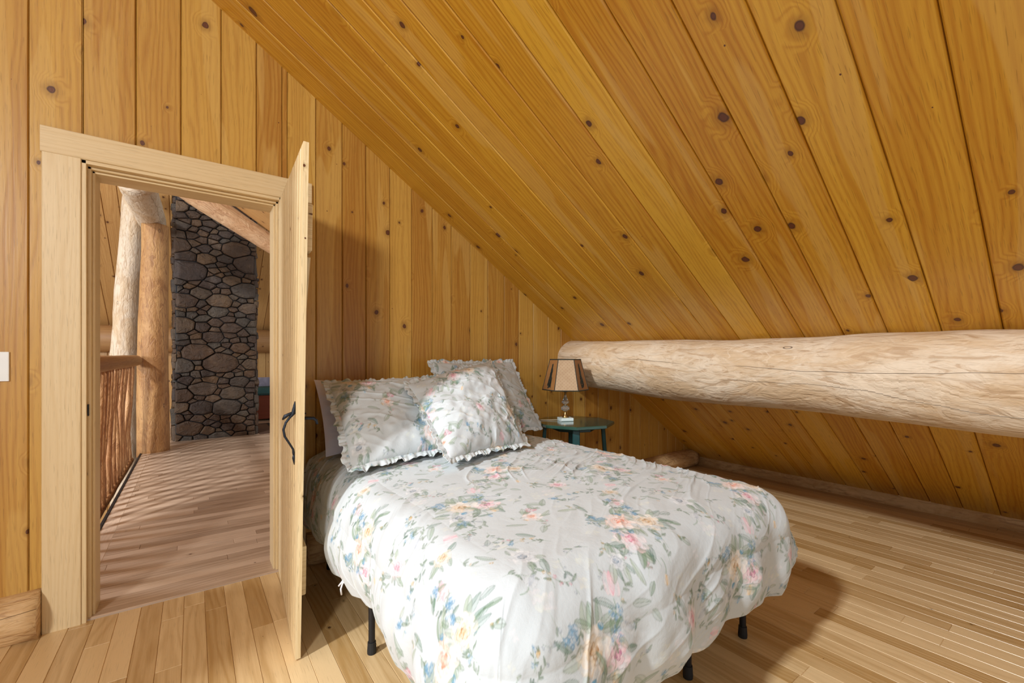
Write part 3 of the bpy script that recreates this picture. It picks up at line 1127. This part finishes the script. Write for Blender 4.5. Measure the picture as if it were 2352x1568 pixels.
# broad puffiness
Z = Z + (1 - side) * (.016 * fbm(S * 3.2, Q * 3.2, 3, 2))
outn = .028 * fbm(S * 4 + 3, Q * 4, 5, 2) * side
# drape folds: run down the sides, fan over the top from the left and foot edge
along = np.where(np.abs(dx) > np.abs(dy), Q, S)
fold = np.sin(along * 21 + 3.0 * fbm(S * 2, Q * 2, 9, 2) * 2) * .010 + np.sin(along * 47 + 4 * fbm(S * 3, Q * 3, 19, 2)) * .004
outn = outn + fold * side * np.clip(rest / .15 + .25, 0, 1)
# creases on top in the diagonal direction
dirx, diry = cos(math.radians(28)), sin(math.radians(28))
ca_ = S * dirx + Q * diry
cb_ = -S * diry + Q * dirx
warp = fbm(S * 1.6, Q * 1.6, 31, 3)


def ridges(a, b, f, seed, sh=3.0):
    w = np.abs(2 * vnoise(a * 1.3, b * f, seed))
    return np.clip(1 - w * sh, 0, 1) ** 1.5


mask_a = np.clip(.30 + 1.8 * fbm(S * 2.1, Q * 2.1, 77, 2), 0, 1)
cr = ridges(ca_ * 1.6 + warp * .5, cb_ + warp * .16, 20, 41, 2.4) * .0105 + ridges(ca_ * 2.2 + .3 * warp, cb_ + warp * .12, 40, 43, 2.4) * .0048
cr *= mask_a
mask_b = np.clip(.2 + 1.8 * fbm(S * 1.9 + 5, Q * 1.9, 91, 2), 0, 1)
cr2 = ridges(ca_ * 1.5 + cb_, cb_ * .9 - ca_ * .35 + warp * .2, 17, 53, 2.6) * .0080 * mask_b
Z = Z + (cr + cr2) * (1 - .75 * side)
outn = outn + (cr + cr2) * side * .8
X = X + ux * outn * (E > 1e-4)
Y = Y + uy * outn * (E > 1e-4)
# hem: lifted a little towards the right foot corner, wavy
hemw = np.clip((L - .30) / .15, 0, 1)
Z = Z + hemw * .012 * np.sin(along * 9 + 1)
Z = Z + hemw * corner * .02
Y = np.minimum(Y, YW - .05)
cols = sample_tile(S * 1.0 + .11, Q * 1.0 + .23)
# fabric slack: the print follows the cloth, with a little drift
cols = sample_tile(S + .02 * warp + .11, Q + .02 * warp + .23)
duv = empty('duvet', (1.2, 1.65, .6), 'white duvet with pastel roses and green leaves spread over the bed', 'duvet')
o = grid_mesh('duvet_cover', np.stack([X, Y, Z], -1), cols, M['floral'], duv)
md = o.modifiers.new('thickness', 'SOLIDIFY')
md.thickness = .006
md.offset = -1
# tie tape hanging from the left hem
mb = MB()
tx_, ty_, tz_ = .462, 1.715, .29
mb.tube([(tx_ + .01, ty_, tz_ + .02), (tx_ - .004, ty_ + .004, tz_), (tx_ - .010, ty_ + .006, tz_ - .02), (tx_ - .006, ty_ + .01, tz_ - .045)], .0035, 6)
mb.tube([(tx_ + .01, ty_ + .01, tz_ + .02), (tx_ - .002, ty_ + .02, tz_ - .002), (tx_ - .012, ty_ + .028, tz_ - .018)], .0035, 6)
mb.obj('tie_tape', M['mattress'], duv, smooth=True)
adopt(duv)


# ------------------------------------------------------------------ pillows
def pillow(name, c, T, label, floral=True, uvoff=(0, 0), uvrot=0.0, ruffle=.05, seed=1, n=190, size=(.70, .52), puff=.62, sag=0.0, rsides=(0, 1, 2, 3)):
    """c: four corners (lower left, lower right, upper right, upper left), T: half thickness"""
    c = [Vector(p) for p in c]
    root = empty(name, sum(c, Vector()) / 4, label, 'pillow')
    a = np.linspace(-1, 1, n)[:, None] * np.ones((1, n))
    b = np.linspace(-1, 1, n)[None, :] * np.ones((n, 1))
    # pull the middles of the edges inwards
    a2 = a * (1 - .045 * (1 - b ** 2))
    b2 = b * (1 - .055 * (1 - a ** 2))
    s = (a2 + 1) / 2
    t_ = (b2 + 1) / 2
    C = np.array([list(p) for p in c])
    base = ((1 - s) * (1 - t_))[..., None] * C[0] + (s * (1 - t_))[..., None] * C[1] + (s * t_)[..., None] * C[2] + ((1 - s) * t_)[..., None] * C[3]
    nn = (c[1] - c[0]).cross(c[3] - c[0]).normalized()
    N = np.array(list(nn))
    prof = (1 - np.abs(a) ** 2.6) ** .62 * (1 - np.abs(b) ** 2.6) ** .62
    wz = fbm(a * 2.2 + seed, b * 2.2, seed, 3)
    crease = ridges(a * 1.2 + wz, b * 1.5 + a * .8, 3.2, seed + 7, 2.2) * .0045 + ridges(a * 1.2 - b, b * 1.2 + a, 2.4, seed + 17, 2.6) * .0035
    radial = np.sin(np.arctan2(b, a) * 23 + seed) * .004 * np.clip(np.hypot(a, b) - .5, 0, 1)
    h = T * prof * (1 + .28 * wz) + (crease + radial) * np.clip(prof * 2.5, 0, 1)
    rot = uvrot
    U = (s * size[0]) * cos(rot) - (t_ * size[1]) * sin(rot) + uvoff[0]
    V = (s * size[0]) * sin(rot) + (t_ * size[1]) * cos(rot) + uvoff[1]
    col = sample_tile(U, V) if floral else None
    m_ = M['floral'] if floral else M['lavender']
    front = base + N * h[..., None]
    back = base - N * (h * .7)[..., None]
    # one closed body: front grid and back grid side by side
    P = np.concatenate([front, back[::-1]], 0)
    cc = None if col is None else np.concatenate([col, col[::-1]], 0)
    body = grid_mesh('pillow_case' if floral else 'pillow_body', P, cc, m_, root)
    if ruffle:
        pts, outs, arc = [], [], [0.0]
        per = []
        K = 150
        e = np.linspace(-1, 1, K, endpoint=False)
        for q_ in rsides:
            for v_ in e:
                ab = ((v_, -1), (1, v_), (-v_, 1), (-1, -v_))[q_]
                per.append(ab)
        if len(rsides) == 4:
            per.append(per[0])
        rows = 9
        PR = np.zeros((len(per), rows, 3))
        CU = np.zeros((len(per), rows, 2))
        dist = 0
        prev = None
        for i, (aa, bb) in enumerate(per):
            a_2 = aa * (1 - .045 * (1 - bb ** 2))
            b_2 = bb * (1 - .055 * (1 - aa ** 2))
            s_, tt = (a_2 + 1) / 2, (b_2 + 1) / 2
            p = (1 - s_) * (1 - tt) * C[0] + s_ * (1 - tt) * C[1] + s_ * tt * C[2] + (1 - s_) * tt * C[3]
            cen = C.mean(0)
            od = p - cen
            ex = np.array([1.0 if abs(aa) > .999 else 0, 1.0 if abs(bb) > .999 else 0])
            A_ = (C[1] - C[0]) / np.linalg.norm(C[1] - C[0])
            B_ = (C[3] - C[0]) / np.linalg.norm(C[3] - C[0])
            ka = np.sign(aa) * max(0, (abs(aa) - .88) / .12) if abs(bb) > .999 else np.sign(aa)
            kb = np.sign(bb) * max(0, (abs(bb) - .88) / .12) if abs(aa) > .999 else np.sign(bb)
            d_ = A_ * ka + B_ * kb
            d_ = d_ / (np.linalg.norm(d_) + 1e-9)
            if prev is not None:
                dist += np.linalg.norm(p - prev)
            prev = p
            for r_ in range(rows):
                f_ = r_ / (rows - 1)
                wv = (sin(dist * 240 + 3 * sin(dist * 31)) * .0035 + sin(dist * 97 + seed) * .005) * f_ ** .8
                w_ = ruffle * (1 + .18 * sin(dist * 57 + seed) + .1 * sin(dist * 133))
                PR[i, r_] = p - d_ * .006 + d_ * w_ * f_ + N * (wv + sag * f_ * f_)
                CU[i, r_] = (dist * 1.6 + uvoff[0], f_ * .07 + uvoff[1] + .3)
        rc = sample_tile(CU[..., 0], CU[..., 1]) if floral else None
        ro = grid_mesh('ruffle', PR, rc, m_, root)
        sm_ = ro.modifiers.new('thickness', 'SOLIDIFY')
        sm_.thickness = .002
    adopt(root)
    return root


pillow('pillow', [(.525, 2.27, .66), (1.12, 2.34, .68), (1.10, 2.56, 1.02), (.525, 2.53, 1.03)], .045,
       'plain lavender pillow behind the leftmost floral pillow, only its corner and side showing', floral=False, ruffle=0, seed=3, n=70)
pillow('pillow', [(.535, 1.88, .685), (1.16, 1.93, .70), (1.20, 2.36, 1.03), (.565, 2.40, 1.015)], .085,
       'leftmost floral pillow leaning on the wall, frilled edges, beside the open door', uvoff=(.05, .35), ruffle=.036, seed=5, size=(.66, .50), sag=.0)
pillow('pillow', [(1.22, 2.24, .68), (1.90, 2.27, .68), (1.84, 2.52, 1.12), (1.20, 2.50, 1.12)], .07,
       'rightmost floral pillow standing against the wall, nearest the bedside lamp', uvoff=(.42, .10), ruffle=.03, seed=9, size=(.66, .50))
pillow('pillow', [(.885, 1.66, .715), (1.40, 1.80, .70), (1.50, 2.28, 1.13), (.90, 2.16, 1.01)], .095,
       'front floral pillow resting tilted across the two pillows behind it', uvoff=(.30, .52), uvrot=.25, ruffle=.036, seed=14, size=(.66, .56))

# ------------------------------------------------------------------ octagonal side table
tb = empty('side_table', (2.18, 2.24, 0), 'dark green octagonal side table with teal legs beside the bed head', 'side table')
TZ = .70
tc_ = (2.18, 2.235)


def octo(mb, r, z0, z1, ch, rot=5):
    ring = []
    for (rr, z) in ((r - ch, z0), (r, z0 + ch), (r, z1 - ch), (r - ch, z1)):
        ring.append([(tc_[0] + rr * cos(math.radians(rot + 45 * k)), tc_[1] + rr * sin(math.radians(rot + 45 * k)), z) for k in range(8)])
    for i in range(3):
        for k in range(8):
            k2 = (k + 1) % 8
            mb.quad([ring[i][k], ring[i][k2], ring[i + 1][k2], ring[i + 1][k]], [(0, 0), (1, 0), (1, 1), (0, 1)])
    mb.quad(ring[3], [(p[0], p[1]) for p in ring[3]])
    mb.quad(ring[0][::-1], [(p[0], p[1]) for p in ring[0]])


mb = MB()
octo(mb, .285, TZ - .022, TZ, .004)
mb.obj('table_top', M['green_top'], tb)
mb = MB()
octo(mb, .15, TZ - .060, TZ - .022, .002)
mb.obj('apron', M['teal'], tb)
for k in range(4):
    an = math.radians(230 + 90 * k)
    mb = MB()
    x0_, y0_ = tc_[0] + .19 * cos(an), tc_[1] + .19 * sin(an)
    x1_, y1_ = tc_[0] + .24 * cos(an), tc_[1] + .24 * sin(an)
    ax = Vector((x1_ - x0_, y1_ - y0_, -(TZ - .03)))
    sd = Vector((-sin(an), cos(an), 0))
    nn_ = ax.normalized().cross(sd)
    mb.box(Vector((x0_, y0_, TZ - .03)) - sd * .024, ax.normalized(), sd, nn_, ax.length, .048, .026, .004)
    mb.obj('leg', M['teal'], tb)
adopt(tb)

# ------------------------------------------------------------------ lamp
LX, LY = 2.145, 2.285
lamp = empty('table_lamp', (LX, LY, TZ), 'cut glass table lamp with a six sided parchment shade on the green table', 'lamp')
va = math.atan2(-LY, -LX)
mb = MB()
fa = va + math.radians(20)
U_ = Vector((-sin(fa), cos(fa), 0))
V_ = Vector((cos(fa), sin(fa), 0))
mb.box(Vector((LX, LY, TZ + .0005)) - U_ * .045 - V_ * .045, U_, V_, (0, 0, 1), .09, .09, .022, .003)
mb.obj('base', M['marble'], lamp)
mb = MB()
mb.lathe((LX, LY, TZ + .022), [(0, 0), (.024, 0), (.022, .008), (.012, .020), (.007, .034), (.006, .045), (0, .045)], 20)
mb.lathe((LX, LY, TZ), [(.004, .06), (.004, .235)], 10)
mb.lathe((LX, LY, TZ), [(0, .109), (.009, .109), (.009, .114), (0, .114)], 16)
mb.lathe((LX, LY, TZ), [(0, .186), (.008, .186), (.008, .191), (.004, .20), (.004, .245), (0, .245)], 16)
mb.obj('stem', M['brass'], lamp, smooth=True)
for prof in ([(0, .066), (.012, .068), (.028, .078), (.031, .088), (.028, .098), (.012, .108), (0, .109)],
             [(0, .114), (.010, .115), (.026, .128), (.027, .136), (.018, .150), (.011, .168), (.009, .184), (0, .186)],
             [(0, .200), (.012, .202), (.025, .212), (.014, .222), (.008, .228), (0, .229)]):
    mb = MB()
    mb.lathe((LX, LY, TZ), prof, 12)
    mb.obj('glass_ball', M['glass'], lamp)
# shade: hexagonal, one panel square to the room
Z0, Z1, R0, R1 = TZ + .222, TZ + .437, .163, .108
sh = MB()
side_ = MB()
trim_ = MB()


def hexp(r, z, k, off=0.0):
    an = va + math.radians(-30 + 60 * k) + .05
    return Vector((LX + (r + off) * cos(an), LY + (r + off) * sin(an), z))


shade = None
for k in range(6):
    a, b, c_, d_ = hexp(R0, Z0, k), hexp(R0, Z0, k + 1), hexp(R1, Z1, k + 1), hexp(R1, Z1, k)
    tgt = sh if k in (0, 3) else side_
    tgt.quad([a, b, c_, d_], [(0, 0), (.16, 0), (.135, .22), (.025, .22)])
    trim_.tube([a, d_], .0028, 6)
    trim_.tube([a, b], .004, 6)
    trim_.tube([d_, c_], .004, 6)
shade = sh.obj('lamp_shade', M['parchment'], lamp)
md = shade.modifiers.new('thickness', 'SOLIDIFY')
md.thickness = .002
o = side_.obj('side_panel', M['shade_side'], shade)
md = o.modifiers.new('thickness', 'SOLIDIFY')
md.thickness = .002
trim_.obj('binding', M['shade_trim'], shade)
# dark leafy motif on the side panels
for k in (1, 2, 4, 5):
    mo = MB()
    a, b, c_, d_ = hexp(R0, Z0, k, .0015), hexp(R0, Z0, k + 1, .0015), hexp(R1, Z1, k + 1, .0015), hexp(R1, Z1, k, .0015)
    for j in range(26):
        f = j / 25
        cu = .5 + .10 * sin(j * 2.3) * (1.2 - f)
        cv = .14 + .68 * f
        an = random.uniform(.2, 1.3) * random.choice((-1, 1)) + pi / 2
        l, w = random.uniform(.07, .13) * (1.2 - .6 * f), random.uniform(.08, .15)
        pts = []
        for (p, q) in ((-1, 0), (-.3, 1), (.4, .8), (1, 0), (.3, -.9), (-.4, -.8)):
            uu = cu + (cos(an) * p * l - sin(an) * q * w * .5)
            vv = cv + (sin(an) * p * l + cos(an) * q * w * .5)
            pts.append((a * (1 - uu) + b * uu) * (1 - vv) + (d_ * (1 - uu) + c_ * uu) * vv)
        mo.quad(pts, [(0, 0)] * 6)
    mo.obj('leaf_motif', M['shade_trim'], shade)
mb = MB()
pts = [(LX - .04 * cos(va + 1.2), LY + .03, TZ + .006)]
mb.tube([Vector((LX, LY, TZ + .006)) + Vector((-.05, .03, 0)), (LX - .10, LY + .07, TZ + .004), (LX - .15, LY + .12, TZ + .004), (LX - .17, LY + .135, TZ + .004)], .0028, 8)
mb.obj('cord', M['cord'], lamp, smooth=True)
adopt(lamp)

# ------------------------------------------------------------------ beyond the door: stone chimney
CHX0, CHX1, CHY, CHD, CHH = -.205, .745, 7.56, .60, 3.42


def clip_poly(poly, px, py, nx, ny):
    out = []
    for i in range(len(poly)):
        a, b = poly[i], poly[(i + 1) % len(poly)]
        da = (a[0] - px) * nx + (a[1] - py) * ny
        db = (b[0] - px) * nx + (b[1] - py) * ny
        if da <= 0:
            out.append(a)
        if (da < 0 < db) or (db < 0 < da):
            t_ = da / (da - db)
            out.append((a[0] + (b[0] - a[0]) * t_, a[1] + (b[1] - a[1]) * t_))
    return out


def stone_face(mb, W, H, fr, seed, edge=.02):
    rg = random.Random(seed)
    pts = []
    tries = 0
    while tries < 9000:
        tries += 1
        r = rg.choice([.05, .07, .10, .125, .15, .18])
        if tries > 3000:
            r = rg.choice([.04, .055, .08])
        x, y = rg.uniform(0, W), rg.uniform(0, H)
        ok = True
        for (a, b, q) in pts:
            if math.hypot((x - a) * .80, (y - b) * 1.25) < (r + q) * .84:
                ok = False
                break
        if ok:
            pts.append((x, y, r))
    O, U, V, N = [Vector(a) for a in fr]
    for i, (x, y, r) in enumerate(pts):
        e = rg.uniform(-edge, edge * 1.3)
        poly = [(-e, -.02), (W + e, -.02), (W + e, H), (-e, H)]
        for j, (a, b, q) in enumerate(pts):
            if j == i or abs(a - x) > .6 or abs(b - y) > .5:
                continue
            # anisotropic power cell
            nx, ny = (a - x) * .64, (b - y) * 1.56
            d2 = (a - x) ** 2 * .64 + (b - y) ** 2 * 1.56
            tpar = .5 + (r * r - q * q) / (2 * d2)
            mx, my = x + (a - x) * tpar, y + (b - y) * tpar
            poly = clip_poly(poly, mx, my, nx, ny)
            if len(poly) < 3:
                break
        if len(poly) < 3:
            continue
        cxx = sum(p[0] for p in poly) / len(poly)
        cyy = sum(p[1] for p in poly) / len(poly)
        # joint
        sh_ = []
        for p in poly:
            d = math.hypot(p[0] - cxx, p[1] - cyy)
            k = max(.3, 1 - .0065 / max(d, .02))
            sh_.append((cxx + (p[0] - cxx) * k, cyy + (p[1] - cyy) * k))
        for cc_ in (.07, .18):
            o2 = []
            for a in range(len(sh_)):
                p, q = sh_[a], sh_[(a + 1) % len(sh_)]
                o2.append((p[0] * (1 - cc_) + q[0] * cc_, p[1] * (1 - cc_) + q[1] * cc_))
                o2.append((p[0] * cc_ + q[0] * (1 - cc_), p[1] * cc_ + q[1] * (1 - cc_)))
            sh_ = o2
        size = sqrt(max(1e-6, abs(sum(sh_[a][0] * sh_[(a + 1) % len(sh_)][1] - sh_[(a + 1) % len(sh_)][0] * sh_[a][1] for a in range(len(sh_))) / 2)))
        bul = rg.uniform(.025, .05) * min(1, size / .12 + .3)
        tiltx, tilty = rg.uniform(-.12, .12), rg.uniform(-.12, .12)
        rings = []
        for k, dd in ((1.0, -.3), (1.0, .45), (.955, .8), (.80, 1.0), (.45, 1.03)):
            ring = []
            for p in sh_:
                qx, qy = cxx + (p[0] - cxx) * k, cyy + (p[1] - cyy) * k
                jit = rg.uniform(-.004, .004)
                h = bul * dd + (qx - cxx) * tiltx * (dd > .5) + (qy - cyy) * tilty * (dd > .5) + jit
                ring.append(O + U * qx + V * qy + N * h)
            rings.append(ring)
        rn = rg.random()
        base = len(mb.v)
        m = len(sh_)
        for ring in rings:
            mb.v.extend([tuple(p) for p in ring])
        for a in range(len(rings) - 1):
            for k in range(m):
                k2 = (k + 1) % m
                mb.f.append((base + a * m + k, base + a * m + k2, base + (a + 1) * m + k2, base + (a + 1) * m + k))
                mb.uv += [(0, 0)] * 4
                mb.r.append(rn)
        a = len(rings) - 1
        mb.f.append(tuple(base + a * m + k for k in range(m)))
        mb.uv += [(0, 0)] * m
        mb.r.append(rn)


chim = empty('stone_chimney', ((CHX0 + CHX1) / 2, CHY, 0), 'tall dark fieldstone chimney standing in the hall seen through the doorway', 'chimney')
mb = MB()
W_ = CHX1 - CHX0
stone_face(mb, W_, CHH, ((CHX0, CHY, 0), (1, 0, 0), (0, 0, 1), (0, -1, 0)), 5)
stone_face(mb, CHD, CHH, ((CHX0, CHY + CHD, 0), (0, -1, 0), (0, 0, 1), (-1, 0, 0)), 6)
stone_face(mb, CHD, CHH, ((CHX1, CHY, 0), (0, 1, 0), (0, 0, 1), (1, 0, 0)), 7)
o = mb.obj('stonework', M['stone'], chim, smooth=False)
mb = MB()
mb.box((CHX0, CHY, -2.6), (0, 0, 1), (1, 0, 0), (0, 1, 0), CHH + 2.6, W_, CHD, .01)
mb.obj('mortar_core', M['mortar'], chim)
adopt(chim)

# ------------------------------------------------------------------ posts, beams of the hall


def log(name, pts, rad, mat, label, cat, seed=0, n=24, rough=.05, sub=14, parent=None):
    P, R = [], []
    for i in range(len(pts) - 1):
        for k in range(sub):
            f = k / sub
            P.append(Vector(pts[i]).lerp(Vector(pts[i + 1]), f))
            R.append(rad[i] * (1 - f) + rad[i + 1] * f)
    P.append(Vector(pts[-1]))
    R.append(rad[-1])
    mb = MB()
    mb.tube(P, R, n, rough=rough, seed=seed)
    o = mb.obj(name, mat, parent, smooth=True)
    if label:
        tag(o, label, cat)
    return o


log('log_post', [(-.40, 6.93, -.05), (-.405, 6.93, 1.2), (-.385, 6.93, 2.4), (-.385, 6.93, 2.78)], [.165, .15, .135, .135], M['post'], 'thick brown log post at the far end of the stick railing', 'post', 2, rough=.04)
log('log_post', [(-.71, 7.4, -2.6), (-.715, 7.4, .2), (-.72, 7.4, 1.2), (-.69, 7.4, 2.0), (-.64, 7.4, 2.7), (-.62, 7.4, 3.2)], [.135, .13, .13, .12, .115, .11], M['log_pale'], 'pale crooked log post behind the railing, left of the brown post', 'post', 12, rough=.09)
log('log_beam', [(-.46, 5.55, 2.885), (-.44, 7.4, 2.93)], [.155, .15], M['log_pale'], 'short pale log beam with a cut round end above the railing', 'beam', 6)
log('log_rafter', [(-.95, 5.50, 3.44), (.10, 5.49, 2.76), (1.35, 5.47, 2.02)], [.13, .115, .075], M['rafter'], 'sloping log rafter under the hall ceiling in front of the chimney top', 'rafter', 9, rough=.03)
log('wall_plate_log', [(-7, 9.86, 1.48), (-2, 9.86, 1.47), (1, 9.86, 1.47), (4, 9.86, 1.47)], [.23, .225, .225, .22], M['log_hall'], 'horizontal log along the far hall wall behind the chimney', 'beam', 15, sub=40, rough=.03)

# far sloping ceiling and knee wall of the hall
mb = MB()
FS = .70
su = Vector((0, 1, -FS)).normalized()
fn_ = Vector((0, -FS, -1)).normalized()
x = -7.0
while x < 4.0:
    w = random.uniform(.15, .19)
    k_ = sqrt(1 + FS * FS)
    cuts_ = sorted({x, x + w} | {c_ for c_ in (CHX0 - .03, CHX1 + .03) if x < c_ < x + w})
    for xa_, xb_ in zip(cuts_[:-1], cuts_[1:]):
        inside_ = CHX0 - .031 < xa_ and xb_ < CHX1 + .031
        for p0_, p1_ in ([(0, 1.635 * k_), (2.27 * k_, 4.1 * k_ + .02)] if inside_ else [(0, 4.1 * k_ + .02)]):
            mb.board(((0, 5.9, 1.68 + FS * 4.1), su, (1, 0, 0), fn_), p0_, p1_, xa_, xb_, .008, .009)
    x += w
struct(mb.obj('ceiling_far', M['pine_hall']))
mb = MB()
x = -7.0
while x < 4.0:
    w = random.uniform(.13, .16)
    mb.board(((0, 9.98, 0), (0, 0, 1), (1, 0, 0), (0, -1, 0)), -2.6, 1.75, x, x + w, .007, .008)
    x += w
struct(mb.obj('wall_far', M['pine_hall']))
mb = MB()
mb.board(((0, 0, -2.6), (1, 0, 0), (0, 1, 0), (0, 0, 1)), -7, 3, 2.7, 10, 0, 0)
struct(mb.obj('floor_lower', M['floor_hall']))

# ------------------------------------------------------------------ stick railing
rail = empty('railing', (-.58, 5, 0), 'rustic peeled stick railing along the left edge of the hall floor', 'railing')


def sub_log(name, pts, rad, mat, seed, sub=20, n=14, rough=.08):
    return log(name, pts, rad, mat, None, None, seed, n, rough, sub, rail)


sub_log('top_rail', [(-.56, 2.80, 1.095), (-.56, 4.6, 1.105), (-.555, 6.77, 1.115)], [.058, .062, .066], M['log_hall'], 3, 26)
sub_log('bottom_rail', [(-.60, 2.80, -.055), (-.60, 4.6, -.05), (-.60, 6.74, -.05)], [.035, .035, .035], M['stick'], 4)
y = 2.90
i = 0
while y < 6.72:
    r0 = random.uniform(.019, .028)
    k = [random.uniform(-.014, .014) for _ in range(6)]
    sub_log('baluster', [(-.60 + k[0] * .3, y, -.07), (-.60 + k[1], y + k[2], .30), (-.59 + k[3], y + k[4], .68), (-.57, y + k[5], 1.06)], [r0 * 1.15, r0, r0 * .95, r0 * .85], M['stick'], 30 + i, 7, 10, .16)
    y += random.uniform(.150, .185)
    i += 1
adopt(rail)

# ------------------------------------------------------------------ daybed, mat, tuft
db = empty('daybed', (1.5, 9.2, 0), 'dark red wooden daybed with a teal seat cushion right of the chimney', 'daybed')
mb = MB()
mb.box((.86, 9.06, .03), (1, 0, 0), (0, 1, 0), (0, 0, 1), 1.9, .62, .43, .01)
mb.obj('seat_box', M['redwood'], db)
mb = MB()
mb.box((.86, 9.60, .44), (1, 0, 0), (0, 1, 0), (0, 0, 1), .42, .06, .33, .02)
mb.obj('back_cushion', M['dark_pillow'], db)
mb = MB()
mb.box((.86, 9.05, .455), (1, 0, 0), (0, 1, 0), (0, 0, 1), .44, .52, .15, .05)
mb.obj('seat_cushion', M['cushion'], db)
mb = MB()
mb.box((1.31, 9.04, .03), (0, 0, 1), (1, 0, 0), (0, 1, 0), .80, .05, .64, .008)
mb.obj('arm_panel', M['redwood'], db)
adopt(db)
mt = empty('floor_mat', (.9, 7.9, 0), 'brown mat with dark border on the hall floor right of the chimney', 'mat')
mb = MB()
mb.box((.80, 7.50, .001), (0, 1, 0), (1, 0, 0), (0, 0, 1), 1.10, .22, .006, .001)
mb.obj('mat_field', M['mat_brown'], mt)
mb = MB()
mb.box((1.02, 7.46, .001), (0, 1, 0), (1, 0, 0), (0, 0, 1), 1.18, .045, .010, .001)
mb.box((.79, 8.60, .001), (1, 0, 0), (0, 1, 0), (0, 0, 1), .275, .04, .010, .001)
mb.obj('mat_border', M['mat_edge'], mt)
adopt(mt)
mb = MB()
for k in range(34):
    an, el = random.uniform(0, 6.28), random.uniform(.1, 1.3)
    d = Vector((cos(an) * cos(el), sin(an) * cos(el), sin(el)))
    c0 = Vector((.605, 4.36, .012))
    mb.tube([c0, c0 + d * .018, c0 + d * random.uniform(.03, .05) + Vector((0, 0, -.004))], [.0022, .0018, .0008], 5)
tag(mb.obj('frayed_tuft', M['fray'], smooth=True), 'small frayed cream tuft on the hall floor beside the open door', 'tuft')
